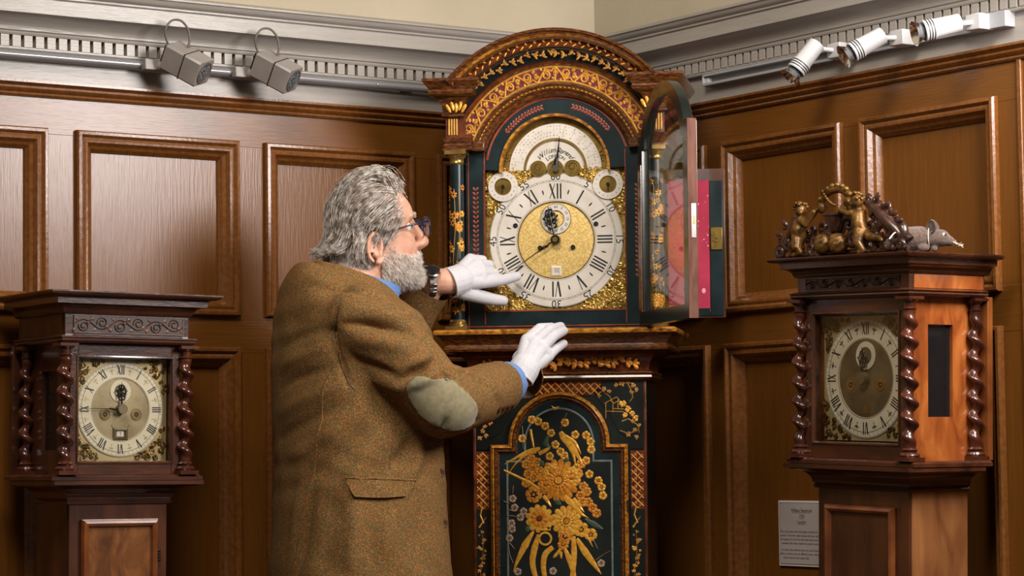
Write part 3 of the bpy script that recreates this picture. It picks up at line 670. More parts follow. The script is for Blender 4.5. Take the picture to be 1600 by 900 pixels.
# moulded trunk door
def dooroutline(w, zsh, r, ztop, n=28, zb=.50):
    zc = ztop-r; pts = [(-w, zb), (w, zb), (w, zsh), (r, zsh)]
    if zsh < zc: pass
    for i in range(n+1):
        a = PI*i/n; x, z = r*math.cos(a), zc+r*math.sin(a)
        if z > zsh: pts.append((x, z))
    pts += [(-r, zsh), (-w, zsh)]
    return pts
def offset_outline(prof, mk):
    mb = MB(); R = []
    for t, h in prof: R.append([(x, TY-h, z) for x, z in mk(t)])
    return mb.rings(R, False, False)
mk = lambda t: dooroutline(DW-t, DSH-t, DR-t, DT-t, zb=.50+t)
td = MB().rings([[(x, y, z) for x, z in mk(.0)] for y in (TY+.004, TY-.008)]).obj('trunk_door', M['teal'], big, 0)
offset_outline([(-.001, 0), (-.001, .009), (.002, .014), (.006, .016), (.009, .012), (.010, .015), (.014, .015), (.017, .009), (.019, .008)], mk).obj('door_moulding', M['goldworn'], td, 30)
offset_outline([(-.0005, .0105), (.0025, .0150), (.0060, .0172), (.0078, .0150)], mk).obj('gilt_door_bead', M['goldmould'], td, 30)
offset_outline([(.034, .0084), (.035, .0092), (.0375, .0092), (.0385, .0084)], mk).obj('painted_border_line', M['greyline'], td, 0)
MB().rings([[(x, y, z) for x, z in mk(.0385)] for y in (TY-.007, TY-.0086)]).obj('painted_field', M['japan'], td, 0)
box('lock_plate', M['dark'], td, DW-.002, DW+.002, TY-.017, TY-.01, .985, 1.01, 0)
FY = TY-.0090
def flower(px, py, R, m, n=5, layers=1, y=FY, centre='gold2'):
    """one painted raised-gesso flower, R in drawing pixels"""
    x, z = P(px, py); R *= .00142; mb = MB(); a0 = random.random()*2*PI
    for l in range(layers):
        k = 1-(.30 if layers < 4 else .2)*l; fs = .30 if layers == 1 else .48
        for q in range(n):
            a = a0+2*PI*q/n+l*.4; r0 = R*k*fs
            mb.petal(x+r0*math.cos(a), z+r0*math.sin(a), a, R*k*(1.02-fs), R*k*(2.0/n)*2.4, y-.0008*l-.0002*(q % 2), .0009, 9)
    o = mb.obj('painted_flower', M[m], td, 0)
    c = MB(); c.disc(x, z, R*.22*(1 if layers == 1 else .8), y-.0010*layers-.0012, y, 12); c.obj('flower_centre', M[centre], td, 40)
    return o
for px, py in [(835, 658), (845, 661), (856, 668), (865, 679), (903, 682), (920, 683), (927, 693), (928, 705), (872, 697), (880, 708), (863, 715), (820, 687), (920, 722), (925, 743), (905, 733), (939, 753), (944, 763), (946, 776), (886, 714), (887, 663)]: flower(px, py, 6.5, 'gold', 5)
for px, py in [(834, 719), (826, 727), (843, 724), (836, 734), (848, 738), (826, 756), (838, 748), (829, 742), (916, 762), (921, 770), (911, 776), (923, 786), (930, 795), (936, 803), (914, 786), (908, 742), (912, 727)]: flower(px, py, 7.5, 'gold2', 6, 1, FY, 'gold')
for px, py in [(805, 780), (808, 794), (817, 809), (804, 827), (800, 841), (813, 893), (868, 892), (943, 880), (822, 800), (803, 818)]: flower(px, py, 6, 'pinkwhite', 5, 1, FY, 'gold_dk')
flower(877, 752, 33, 'gold2', 16, 4, FY, 'gold'); flower(866, 738, 13, 'gold', 8, 2, FY-.001); flower(898, 747, 15, 'gold', 8, 2, FY-.001); flower(857, 757, 13, 'gold2', 8, 2, FY-.001)
flower(847, 811, 22, 'gold', 11, 1, FY, 'redbrown'); flower(847, 811, 14, 'gold2', 10, 1, FY-.001, 'redbrown'); flower(889, 815, 24, 'gold', 13, 3); flower(887, 839, 11, 'gold2', 9, 2); flower(912, 828, 12, 'gold', 6, 1); flower(927, 836, 10, 'gold', 5, 1); flower(884, 851, 9, 'gold2', 9, 1); flower(838, 774, 13, 'gold2', 6, 2)
def leafstroke(name, m, pts, ws, y=FY-.0004):
    n = len(pts); Q = []
    for i in range(13):                          # smooth the hand-laid points
        u = i/12*(n-1); k = min(int(u), n-2); f = u-k
        g = lambda j: np.array(pts[min(max(j, 0), n-1)], float)
        p0, p1, p2, p3 = g(k-1), g(k), g(k+1), g(k+2)
        c = .5*((2*p1)+(-p0+p2)*f+(2*p0-5*p1+4*p2-p3)*f*f+(-p0+3*p1-3*p2+p3)*f**3); Q.append(P(*c))
    W = [np.interp(i/12, np.linspace(0, 1, len(ws)), ws)*.00142 for i in range(13)]
    return MB().ribbon(Q, W, y, .0016).obj(name, M[m], td, 50)
# sword leaves at the bottom, birds with trailing tails, twigs
for pts, ws in (([(838, 830), (825, 851), (813, 875), (806, 893)], [3, 11, 6, 1]), ([(846, 836), (839, 858), (836, 880), (842, 905)], [6, 10, 9, 7]), ([(868, 855), (856, 866), (853, 885), (856, 905)], [7, 9, 8, 7]),
                ([(886, 857), (893, 872), (899, 890), (901, 905)], [4, 9, 8, 7]), ([(900, 838), (901, 862), (900, 885), (897, 905)], [6, 9, 8, 6]), ([(905, 842), (918, 862), (931, 880), (943, 897)], [5, 11, 8, 1]), ([(880, 858), (872, 868), (868, 872)], [4, 5, 1]), ([(923, 842), (930, 855)], [4, 1]), ([(880, 862), (881, 873)], [6, 2])): leafstroke('painted_leaf', 'gold', pts, ws)
leafstroke('painted_bird', 'gold', [(848, 702), (838, 706), (828, 709), (812, 716), (792, 727)], [4, 9, 8, 4, 1]); leafstroke('painted_bird', 'gold', [(842, 708), (825, 713), (808, 728), (796, 746)], [5, 4, 2, 1])
leafstroke('painted_bird', 'gold', [(880, 677), (885, 686), (893, 696), (900, 712), (903, 728)], [6, 11, 10, 5, 2]); leafstroke('painted_bird', 'gold', [(890, 690), (901, 704), (911, 722), (917, 734)], [7, 8, 4, 1]); leafstroke('painted_bird', 'gold', [(888, 684), (902, 694), (912, 712)], [5, 6, 1])
leafstroke('painted_bird', 'gold', [(886, 777), (893, 784), (902, 793), (912, 804), (924, 811)], [7, 10, 9, 5, 1]); leafstroke('painted_bird', 'gold', [(900, 780), (907, 790), (917, 802)], [5, 7, 1])
leafstroke('painted_bird', 'gold', [(866, 637), (871, 641), (878, 638)], [1, 5, 1])
leafstroke('painted_branch', 'gold', [(833, 673), (835, 686), (838, 701)], [4, 4, 3]); leafstroke('painted_branch', 'gold', [(791, 736), (812, 746), (832, 756), (846, 766)], [3, 4, 5, 5]); leafstroke('painted_branch', 'gold', [(846, 711), (856, 706), (863, 702)], [6, 6, 3]); leafstroke('painted_branch', 'gold', [(853, 776), (860, 785), (865, 793)], [6, 5, 2])
for pts in ([(820, 668), (821, 680), (821, 703)], [(890, 648), (885, 660), (880, 672)], [(806, 760), (805, 772)], [(791, 784), (800, 788)], [(797, 797), (808, 800)], [(796, 806), (815, 808)], [(797, 845), (800, 865), (806, 880)], [(800, 848), (808, 858)], [(930, 842), (938, 858)], [(935, 875), (948, 866), (958, 861)], [(918, 768), (916, 752)]): leafstroke('painted_twig', 'pinkwhite', pts, [1.2, 1.0, .6])
for pts in ([(861, 681), (857, 695), (864, 702)], [(848, 722), (853, 730)], [(918, 812), (932, 820), (946, 828)], [(872, 782), (880, 790)], [(884, 722), (894, 719)], [(830, 822), (827, 832)]): leafstroke('painted_leaf', 'leafgreen', pts, [3, 9, 2], FY)
m_ = MB(); x, z = P(856, 842); m_.ringpart(x, z, .011, .0155, FY-.002, FY+.001, 24); m_.obj('keyhole_escutcheon', M['gold'], td, 40)
x, z = P(856, 826); MB().frame([(0, 0), (0, .002), (.002, .002), (.003, 0)], x-.012, x+.012, z-.005, z+.005, FY).obj('escutcheon_tablet', M['gold'], td, 0)
# --- throat: neck mould, big cavetto, hood base
MB().umould([(0, 1.272), (.006, 1.273), (.012, 1.279), (.010, 1.284), (.014, 1.287), (.010, 1.292), (0, 1.294)], .196, -.032, .18).obj('neck_moulding', M['goldworn'], big, 30)
pr = [(0, 1.292)]
for i in range(10): a = i/9*PI/2; pr.append((.002+.036*(1-math.cos(a)), 1.294+.042*math.sin(a)))
th = MB().umould(pr+[(.040, 1.340)], .198, -.034, .18).obj('throat_cavetto', M['redbrown'], big, 40)
MB().umould([(0, 1.336), (.008, 1.338), (.011, 1.343), (.008, 1.348), (.006, 1.352), (.008, 1.356), (.016, 1.366), (.020, 1.370), (.022, 1.371), (.024, 1.373), (.028, 1.376), (.029, 1.382), (.026, 1.386), (.02, 1.387)], .238, -.072, .20).obj('hood_base_moulding', M['goldworn'], big, 30)
MB().umould([(.0285, 1.3745), (.030, 1.377), (.0305, 1.381), (.0280, 1.3845), (.024, 1.3865)], .238, -.072, .20).obj('gilt_bead', M['goldmould'], big, 30)
fm = MB()
for i in range(15):                              # leaf sprays painted on the cavetto
    x = -.05+i*.0155; z = 1.313+.006*math.sin(i*1.7)
    for q in (-.8, .1, .9, 2.9): fm.petal(x, z, q+.4*math.sin(i*2.7)+(PI if i < 7 else 0), .015, .008, -.0460, .0015, 7)
fm.obj('painted_leaf_spray', M['gold2'], th, 0)
fm = MB()
for i in range(3):
    x = -.165+i*.013
    for q in (.4, 1.6, 3.0, 4.6): fm.petal(x, 1.308+.004*(i % 2), q, .013, .008, -.0450, .0015, 7)
fm.obj('painted_leaf_spray', M['gold2'], th, 0)
# --- hood carcase
HB = .20
MB().box(-.232, .232, .012, HB, 1.387, 1.80).box(-.225, .225, .012, HB, 1.80, 1.86).obj('hood_carcase', M['japan'], big, 35)
MB().arc([(.0, .012), (.225, .012), (.225, HB), (.0, HB)], ZA+.06, .1, PI-.1, 32).obj('hood_roof', M['japan'], big, 40)
# mask round the dial: teal lacquer boards with red lines
mask = MB()
for s in (-1, 1): mask.box(*sorted((s*.158+DX, s*.208)), -.022, .010, 1.387, 1.79)
mask.box(-.160+DX, .160+DX, -.022, .010, 1.387, 1.431)
hm_ = mask.obj('hood_mask', M['teal'], big, 35, .001)
arcm = MB()
n = 40; inner = [(DX+.121*math.cos(PI*i/n), ZA+.006+.121*math.sin(PI*i/n)) for i in range(n+1)]; outer = [(.205*math.cos(PI*i/n), ZA+.01+.175*math.sin(PI*i/n)) for i in range(n+1)]
arcm.rings([[(a[0], -.018, a[1]), (b[0], -.018, b[1]), (b[0], .010, b[1]), (a[0], .010, a[1])] for a, b in zip(inner, outer)])
arcm.obj('mask_arch', M['teal'], hm_, 40)
for s in (-1, 1): MB().box(*sorted((DX+s*.1205, DX+s*.160)), -.0185, .010, 1.746, 1.80).obj('mask_shoulder', M['teal'], hm_, 0)
MB().arc([(.1185, -.022), (.1245, -.022), (.1245, -.016), (.1185, .0)], ZA+.006, -.04, PI+.04, 48, DX).obj('gilt_arch_bead', M['goldmould'], hm_, 40)
rl = MB()
rl.box(-.160+DX, -.1575+DX, -.0236, -.020, 1.431, 1.744); rl.box(.1575+DX, .160+DX, -.0236, -.020, 1.431, 1.744)
rl.obj('mask_edge', M['whitepaper'] if False else M['redline'], hm_, 0)
for x0, x1, z0, z1 in ((-.166, -.1635, 1.40, 1.785), (.150, .1525, 1.40, 1.785), (-.160, .150, 1.428, 1.4305), (-.20, .20, 1.394, 1.3965), (-.202, -.200, 1.395, 1.79), (.195, .1975, 1.395, 1.79)):
    MB().box(x0, x1, -.0236, -.020, z0, z1).obj('red_line', M['redline'], hm_, 0)
MB().arc([(.158, -.0195), (.163, -.0195), (.163, -.0175), (.158, -.0175)], ZA+.006, .15, PI-.15, 40).obj('red_arch_line', M['redline'], hm_, 0)
for s in (-1, 1):                                # red leaf garlands
    g = MB()
    for k in range(20):
        z = 1.50+k*.0105
        for q in (-1, 1): g.petal(s*.182-.003, z, PI/2+q*.7, .010, .005, -.0225, .0008, 7)
    g.obj('painted_garland', M['redline'], hm_, 0)
    g = MB()
    for k in range(13):
        a = PI/2-s*(.28+k*.055); r = .143
        for q in (-1, 1): g.petal(r*math.cos(a), ZA+.006+r*math.sin(a), a+s*PI/2+q*.6, .010, .005, -.0185, .0008, 7)
    g.obj('painted_garland', M['redline'], hm_, 0)
# columns
col = []
for s in (-1, 1):
    x = s*.222; cy = -.050
    c = MB().lathe([(.0165, 1.404), (.0165, 1.60), (.0152, 1.768)], x, cy, 24).obj('column', M['teal'], big, 40)
    cp_ = MB(); cp_.box(x-.024, x+.024, cy-.024, cy+.024, 1.386, 1.395); cp_.lathe([(.022, 1.395), (.0225, 1.399), (.0185, 1.402), (.0195, 1.405), (.0170, 1.410)], x, cy, 24)
    cp_.obj('column_base', M['brass'], c, 40)
    cp_ = MB(); cp_.lathe([(.0155, 1.755), (.0175, 1.758), (.016, 1.761), (.0165, 1.768), (.021, 1.774), (.021, 1.777)], x, cy, 24); cp_.box(x-.024, x+.024, cy-.024, cy+.024, 1.777, 1.786)
    cp_.obj('column_capital', M['brass'], c, 40)
    def oncol(mb):                                # wrap a flat painting round the shaft
        mb.v = [(x+(.0170+(-p[1]))*math.sin(p[0]/.0168), cy-(.0170+(-p[1]))*math.cos(p[0]/.0168), p[2]) for p in mb.v]; return mb
    for zc0, zs_, cnt in ((1.692, .010, 5), (1.645, .012, 8), (1.590, .020, 12), (1.535, .012, 4), (1.480, .018, 11), (1.440, .012, 10)):
        for q_ in range(cnt):
            u = random.uniform(-.024, .020); zf = zc0+random.gauss(0, zs_); rr = random.uniform(.005, .0105)
            if not 1.415 < zf < 1.72: continue
            mb = MB(); a0 = random.random()*6
            for q in range(6): mb.petal(u+rr*.2*math.cos(a0+q*PI/3), zf+rr*.2*math.sin(a0+q*PI/3), a0+q*PI/3, rr*.8, rr*.55, 0, .0009, 7)
            oncol(mb).obj('painted_flower', M['gold' if q_ % 2 else 'gold2'], c, 0)
    for u in (-.004, .006):
        oncol(MB().ribbon([(u, 1.42), (u+.004, 1.47), (u-.003, 1.54), (u+.003, 1.62), (u, 1.70)], .0016, 0, .0006)).obj('painted_stem', M['gold_dk'], c, 0)
    # pilaster block, capital blocks and corner return of the cornice
    MB().box(*sorted((s*.184, s*.250)), -.072, HB, 1.786, 1.790).obj('column_block', M['goldworn'], big, 35)
    MB().umould([(-.008, 1.788), (0, 1.789), (.002, 1.798), (-.002, 1.802), (.002, 1.808), (.003, 1.814), (-.004, 1.816)], .030, -.066, HB, s*.217).obj('architrave_block', M['goldworn'], big, 30)
    pb = MB().box(*sorted((s*.200, s*.244)), -.064, HB, 1.814, 1.862).obj('pilaster_block', M['redbrown'], big, 35)
    for k in range(4): MB().box(s*.228-.010+k*.0058, s*.228-.010+k*.0058+.0034, -.0668, -.063, 1.820, 1.857).obj('gilt_flute', M['fret'], pb, 0, .0008)
    pr = [(0, 1.860), (.004, 1.862), (.004, 1.866), (0, 1.868)]
    for i in range(8): a = i/7*PI/2; pr.append((.002+.020*(1-math.cos(a)), 1.870+.034*math.sin(a)))
    pr += [(.024, 1.906), (.028, 1.908), (.030, 1.914), (.027, 1.918), (.030, 1.922), (.040, 1.934), (.042, 1.936), (.042, 1.942), (.03, 1.943)]
    MB().umould(pr, .021, -.072, HB, s*.226).obj('cornice_return', M['goldworn'], big, 30)
    lf = MB()
    for k in range(5): lf.petal(s*.205+s*.006*k, 1.868+.004*(k % 2), PI/2+s*.5-s*.25*k, .022, .008, -.082, .003, 8)
    lf.obj('gilt_acanthus', M['gold'], big, 0)
# arched mouldings, all struck from the same centre
A0, A1 = .36, PI-.36
MB().arc([(.168, .0), (.168, -.026), (.174, -.034), (.180, -.036), (.182, -.040), (.190, -.044), (.193, -.048), (.196, -.048), (.196, .02)], ZA, .285, PI-.285, 56).obj('arch_architrave', M['goldworn'], big, 26)
gd = MB()
for i in range(46):
    a = A0+.02+(A1-A0-.04)*i/45; gd.petal(.186*math.cos(a), ZA+.186*math.sin(a), a+PI/2, .0075, .0028, -.0428, .0016, 6)
gd.obj('gilt_bead_row', M['gold'], big, 0)
for s in (-1, 1):                                # straight foot of the arch moulding
    a = .285 if s > 0 else PI-.285; x = .180*math.cos(a)
    MB().box(*sorted((s*.161, s*.196)), -.046, .01, 1.786, 1.806).obj('architrave_foot', M['goldworn'], big, 35, .002)
fr = MB().arc([(.196, -.046), (.236, -.046), (.236, .02), (.196, .02)], ZA, A0-.02, A1+.02, 56).obj('fret_ground', M['maroon'], big, 40)
ff = MB(); rm = .2155; hf_ = .0165
am = lambda u, v: ((rm+v)*math.cos(PI/2-u/rm), ZA+(rm+v)*math.sin(PI/2-u/rm))
UL = (PI/2-A0)*rm; ns = 12; st = UL*2/ns
for v in (-hf_, hf_): ff.ribbon([(-UL+2*UL*i/60, v) for i in range(61)], .0052, -.0465, .003, am)
for u in (-UL, 0, UL): ff.ribbon([(u, -hf_), (u, 0), (u, hf_)], .0045, -.0465, .003, am)
for i in range(ns):
    s = 1 if i % 2 else -1; uc_ = -UL+(i+.5)*st
    ff.ribbon([(uc_-st/2, -s*hf_), (uc_-st*.25, -s*hf_*.2), (uc_, s*hf_*.75), (uc_+st*.3, s*hf_*.4), (uc_+st/2, s*hf_)], .0048, -.0466, .003, am)
    c0 = (uc_+.02*st, -s*hf_*.15)
    ff.ribbon([(c0[0]+hf_*.62*(1-.68*q)*math.cos(s*(PI*.6-q*8.5)), c0[1]+hf_*.62*(1-.68*q)*math.sin(s*(PI*.6-q*8.5))) for q in np.linspace(0, 1, 18)], .0044, -.0466, .003, am)
    for du, dv, an in ((-.34, -.35, 2.4), (.32, -.5, -.5), (-.18, .55, 1.9), (.40, .15, .6), (-.42, .3, 3.6)):
        pts = [(uc_+du*st+hf_*.55*t*math.cos(an), s*(dv*hf_+hf_*.55*t*math.sin(an))) for t in (0, .4, .8, 1)]
        ff.ribbon(pts, [.003, .0070, .0055, .001], -.0466, .003, am)
ff.obj('pierced_fret', M['fret'], fr, 40)
for s in (-1, 1):
    q = MB(); a = A0 if s > 0 else PI-A0
MB().arc([(.234, .02), (.234, -.050), (.237, -.056), (.241, -.058), (.243, -.054), (.246, -.054), (.246, .02)], ZA, .47, PI-.47, 56).obj('arch_astragal', M['redbrown'], big, 30)
cvp = [(.244, .02), (.244, -.056)]
for i in range(7): t = i/6*PI/2; cvp.append((.246+.026*math.sin(t), -.058-.026*(1-math.cos(t))))
cvp += [(.272, .02)]
cv = MB().arc(cvp, ZA, .60, PI-.60, 56).obj('arch_cavetto', M['japan'], big, 40)
lf = MB()
for i in range(26):
    a = .72+(PI-1.44)*i/25; r = .258+.004*math.sin(i*2.1)
    for q, l_q in ((-.75, .013), (.75, .013), (0, .010), (2.6, .006)): lf.petal(r*math.cos(a), ZA+r*math.sin(a), a+PI/2*(1 if i > 12 else -1)*(-1)+q+.3*math.sin(i*3.7), l_q*(.8+.4*random.random()), .0050, -.070-.002, .0012, 7)
lf.obj('painted_leaf_spray', M['gold_dk'], cv, 0)
MB().arc([(.270, .02), (.270, -.084), (.274, -.090), (.280, -.092), (.284, -.088), (.286, -.090), (.286, .02)], ZA, .665, PI-.665, 56).obj('arch_bead', M['redbrown'], big, 30)
zg = MB()
for i in range(50):
    a = .70+(PI-1.40)*i/49; zg.petal(.2785*math.cos(a), ZA+.2785*math.sin(a), a+PI/2+(.7 if i % 2 else -.7), .011, .0036, -.0915, .0014, 6)
zg.obj('gilt_zigzag', M['gold'], big, 0)
MB().arc([(.284, HB), (.284, -.094), (.288, -.104), (.296, -.112), (.300, -.113), (.301, -.118), (.307, -.119), (.309, HB)], ZA, .70, PI-.70, 56).obj('arch_crown', M['goldworn'], big, 30)
gb = MB().arc([(.2865, -.0985), (.2905, -.1085), (.2945, -.1125), (.2900, -.1005)], ZA, .71, PI-.71, 56).obj('gilt_crown_band', M['goldmould'], big, 40)
# --- hood door standing open on its right-hand hinges
hd = MB(); DWD = .350; zb0, zsh_ = 1.389, 1.802
def hdoor_out(t):
    w = DWD/2-t; r = .166-t; zc = 1.738; pts = [(-w, zb0+t), (w, zb0+t), (w, zsh_-t), (math.sqrt(max(r*r-(zsh_-t-zc)**2, 1e-6)), zsh_-t)]
    a = math.asin((zsh_-t-zc)/r)
    for i in range(1, 28): an = a+(PI-2*a)*i/28; pts.append((r*math.cos(an), zc+r*math.sin(an)))
    pts += [(-pts[3][0], zsh_-t), (-w, zsh_-t)]
    return [(x-DWD/2, z) for x, z in pts]
hd.rings([[(x, y, z) for x, z in hdoor_out(t)] for t, y in ((.030, 0), (0, 0), (0, -.020), (.022, -.022), (.026, -.019), (.030, -.012), (.030, 0))], False, False)
hpo = hd.obj('hood_door', M['japan'], big, 30)
hpo.location = (.184, -.062, 0); hpo.rotation_euler = (0, 0, math.radians(113))
MB().rings([[(x, y, z) for x, z in hdoor_out(.027)] for y in (-.007, -.009)]).obj('pane', M['glass'], hpo, 0)
offset = [(.004, .0), (.004, .002), (.009, .003), (.010, 0)]
MB().rings([[(x, -.0205-h, z) for x, z in hdoor_out(t)] for t, h in offset], False, False).obj('gilt_door_line', M['goldworn'], hpo, 0)
MB().box(-DWD-.0012, -DWD+.001, -.020, 0, zb0, zsh_).obj('door_edge', M['wornedge'], hpo, 0)
MB().box(-DWD-.0020, -DWD+.001, -.017, -.007, 1.555, 1.625).obj('lock_plate', M['steel'], hpo, 0)
MB().box(-DWD-.0028, -DWD, -.015, -.011, 1.582, 1.600).obj('lock_bolt', M['brass'], hpo, 0)
MB().box(-.028, -.006, .0005, .003, zb0+.03, 1.74).obj('inner_edge', M['goldworn'], hpo, 0)
box('hood_jamb', M['amber_pale'], big, .1880, .2000, -.052, -.004, 1.392, 1.748, .001)
# --- side door of the hood, opened out, lined with red silk
sp = box('hood_side_door', M['walnut_v'], big, .238, .366, .030, .042, 1.410, 1.742, .001)
box('door_stile', M['teal'], sp, .333, .362, .027, .031, 1.414, 1.715, .001); box('door_rail', M['teal'], sp, .24, .333, .027, .031, 1.414, 1.430, .001)
sk = MB().box(.24, .332, .0272, .031, 1.431, 1.716).obj('red_silk', M['redsilk'], sp, 0)
for i in range(38):
    x, z = random.uniform(.285, .330), random.uniform(1.435, 1.712); r = random.choice((.0007, .0009, .0012, .0016)); MB().disc(x, z, r, .0268, .0275, 7, r*random.uniform(.7, 1.6)).obj('worn_spot', M['silkspot'], sk, 0)
MB().disc(.318, 1.47, .0045, .0268, .0275, 9, .006).obj('worn_spot', M['silkspot'], sk, 0)
box('brass_lock', M['brass_dk'], sp, .335, .361, .022, .028, 1.560, 1.610, .001)
MB().ringpart(.348, 1.583, .003, .006, .020, .023, 14).obj('lock_escutcheon', M['brass_dk'], sp, 40)
# --- the dial
D = MB().box(DX-.158, DX+.158, .000, .010, 1.430, 1.748).obj('dial', M['spandrel'], big, 0)
MB().arc([(.0, .0005), (.122, .0005), (.122, .010), (.0, .010)], ZA+.006, 0, PI, 40, DX).obj('dial_arch', M['brass_dk'], D, 0)
MB().ringpart(DX, ZD, .086, .150, -.0042, -.0015, 96).obj('chapter_ring', M['silver'], D, 40)
MB().disc(DX, ZD, .0865, -.0022, .0005, 80).obj('matted_centre', M['brassmat'], D, 40)
MB().ringpart(DX, ZD, .0848, .0872, -.0046, -.0015, 90).obj('inner_bead', M['brass_dk'], D, 40)
eg = MB()
for r in (.1315, .1345, .0895, .1488): eg.ringpart(DX, ZD, r-.00028, r+.00028, -.0045, -.004, 96)
for k in range(60): a = 2*PI*k/60; eg.ribbon([(DX+.1315*math.cos(a), ZD+.1315*math.sin(a)), (DX+.1345*math.cos(a), ZD+.1345*math.sin(a))], .0005, -.0042, .0003)
eg.obj('engraved_line', M['ink'], D, 0)
numerals(D, DX, ZD, .0925, .1265, -.0048, 1.05)
for k in range(12):
    a = PI/2-2*PI*(k+.5)/12; MB().petal(DX+.104*math.cos(a), ZD+.104*math.sin(a), a, .012, .0034, -.0044, .0004, 8).obj('half_hour_mark', M['ink'], D, 0)
    a = PI/2-2*PI*k/12; n5 = 60 if k == 0 else 5*k
    puttext(MB(), str(n5), .0235, DX+.1415*math.cos(a), ZD+.1415*math.sin(a), a-PI/2, -.0045).obj('minute_numeral', M['ink'], D, 0)
for sx in (-1, 1):
    for sz in (-1, 1): spandrel(D, DX+sx*.156, ZD+sz*.155+(.002 if sz > 0 else 0), sx, sz, .098, 0, 'spandrel', 3+sx+5*sz, (DX, ZD, .151), 120)
gs = MB()
spandrel(D, DX+.05, 1.752, 1, 1, .0, 0, 'spandrel', 77, None, 0)
for sx in (-1, 1): spandrel(D, DX+sx*.118, 1.750, sx, 1, .052, -.001, 'spandrel', 90+sx, (DX, ZD, .151), 40)
for sx in (-1, 1):                               # subsidiary dials in the corners
    cx_, cz_ = DX+sx*.118, 1.709
    MB().ringpart(cx_, cz_, .0185, .0335, -.0082, -.001, 40).obj('subsidiary_ring', M['silver'], D, 40)
    MB().disc(cx_, cz_, .019, -.0068, 0, 30).obj('subsidiary_centre', M['brass_dk'], D, 40)
    MB().ringpart(cx_, cz_, .0178, .0192, -.0090, -.001, 30).obj('subsidiary_bead', M['brass'], D, 40)
    MB().disc(cx_, cz_, .0036, -.0115, 0, 12).obj('subsidiary_boss', M['black'], D, 40)
    MB().ribbon([(cx_, cz_), (cx_-.003*(1 if sx < 0 else 0), cz_-.016)], [.003, .0012], -.0085, .001).obj('subsidiary_hand', M['black'], D, 0)
    t_ = MB()
    for k in range(16):
        a = PI/2-2*PI*k/16; puttext(t_, 'IVXI'[k % 4], .0055, cx_+.0265*math.cos(a), cz_+.0265*math.sin(a), a-PI/2, -.0085, .3)
    t_.obj('engraved_script', M['ink'], D, 0)
# arch: strike-silent ring, name plaque, three scalloped discs
Z0 = 1.744
MB().arc([(.071, -.004), (.104, -.004), (.104, -.001), (.071, -.001)], Z0, 0, PI, 48, DX).obj('arch_ring', M['silver'], D, 40)
MB().arc([(.066, -.0055), (.0715, -.0055), (.0715, -.001), (.066, -.001)], Z0, 0, PI, 48, DX).obj('arch_bead', M['brass'], D, 40)
MB().arc([(.0, -.002), (.0665, -.002), (.0665, 0), (.0, 0)], Z0, 0, PI, 40, DX).obj('name_plaque', M['silver'], D, 0)
for k in (-1, 0, 1):
    MB().disc(DX+k*.0385, Z0+.003, .0178, -.0052, -.001, 30).obj('scallop_disc', M['brass_dk'], D, 40)
    MB().ringpart(DX+k*.0385, Z0+.003, .0168, .0186, -.0060, -.002, 30).obj('scallop_bead', M['brass'], D, 40)
    g = MB(); g.ribbon([(DX+k*.0385+.010*(1-.6*q)*math.cos(q*7), Z0+.006+.010*(1-.6*q)*math.sin(q*7)) for q in np.linspace(0, 1, 14)], .0022, -.0052, .0015); g.obj('scallop_engraving', M['brass'], D, 0)
nm = 'William Raymond'; tm = MB()
for i, ch in enumerate(nm):
    if ch == ' ': continue
    a = PI/2+.86-1.72*i/(len(nm)-1); puttext(tm, ch, .0155, DX+.0455*math.cos(a), Z0+.0455*math.sin(a)*.98, a-PI/2, -.0026, .55)
tm.obj('maker_signature', M['ink'], D, 0)
tm = MB()
for i, ch in enumerate('LONDON'):
    a = PI/2+.62-1.24*i/5; puttext(tm, ch, .0135 if i == 0 else .011, DX+.031*math.cos(a), Z0+.031*math.sin(a), a-PI/2, -.0026)
tm.obj('maker_town', M['ink'], D, 0)
tm = MB()
for row, r in enumerate((.099, .092, .085, .078)):
    n = 42-row*4
    for i in range(n):
        if random.random() < .35: continue
        a = .14+(PI-.28)*i/(n-1); puttext(tm, random.choice('aenrtwlmso'), .0058, DX+r*math.cos(a), Z0+r*math.sin(a), a-PI/2, -.0043, .4)
for i in range(6): a = .35+.25*i; tm.ribbon([(DX+.075*math.cos(a), Z0+.075*math.sin(a)), (DX+.103*math.cos(a), Z0+.103*math.sin(a))], .0004, -.0042, .0002)
tm.obj('engraved_script', M['centre_dk'], D, 0)
for s in (-1, 1): spandrel(D, DX+s*.122, 1.764, s, -1, .022, -.0005, 'spandrel', 50+s, None, 12)
# seconds ring, date, winding holes, hands
ZS = ZD+.0475
MB().ringpart(DX, ZS, .0185, .0340, -.0045, -.002, 48).obj('seconds_ring', M['silver'], D, 40)
tm = MB()
for k in range(12):
    a = PI/2-2*PI*k/12; puttext(tm, str(60 if k == 0 else 5*k), .0085, DX+.0265*math.cos(a), ZS+.0265*math.sin(a), a-PI/2, -.0048)
tm.obj('seconds_numerals', M['ink'], D, 0)
for r in (.0187, .0338): MB().ringpart(DX, ZS, r-.0005, r+.0005, -.005, -.002, 40).obj('seconds_bead', M['brass_dk'], D, 40)
for x, z in ((-.036, -.017), (.038, -.017), (-.091, .034), (.090, .034)): winding(D, DX+x, ZD+z, .0052, -.0048, 'black')
MB().frame([(0, 0), (0, .002), (.004, .0025), (.006, .0), (.007, -.001)], DX-.0115, DX+.0115, ZD-.080, ZD-.058, -.0022).obj('date_frame', M['silver'], D, 0)
box('date_window', M['silver'], D, DX-.007, DX+.007, -.0026, -.001, ZD-.0755, ZD-.063, 0)
puttext(MB(), '22', .0095, DX, ZD-.069, 0, -.0030).obj('date_numeral', M['ink'], D, 0)
hand(D, DX, ZD, 57.9/60, .078, -.013, 'hour'); hand(D, DX, ZD, 39.3/60, .118, -.016, 'minute')
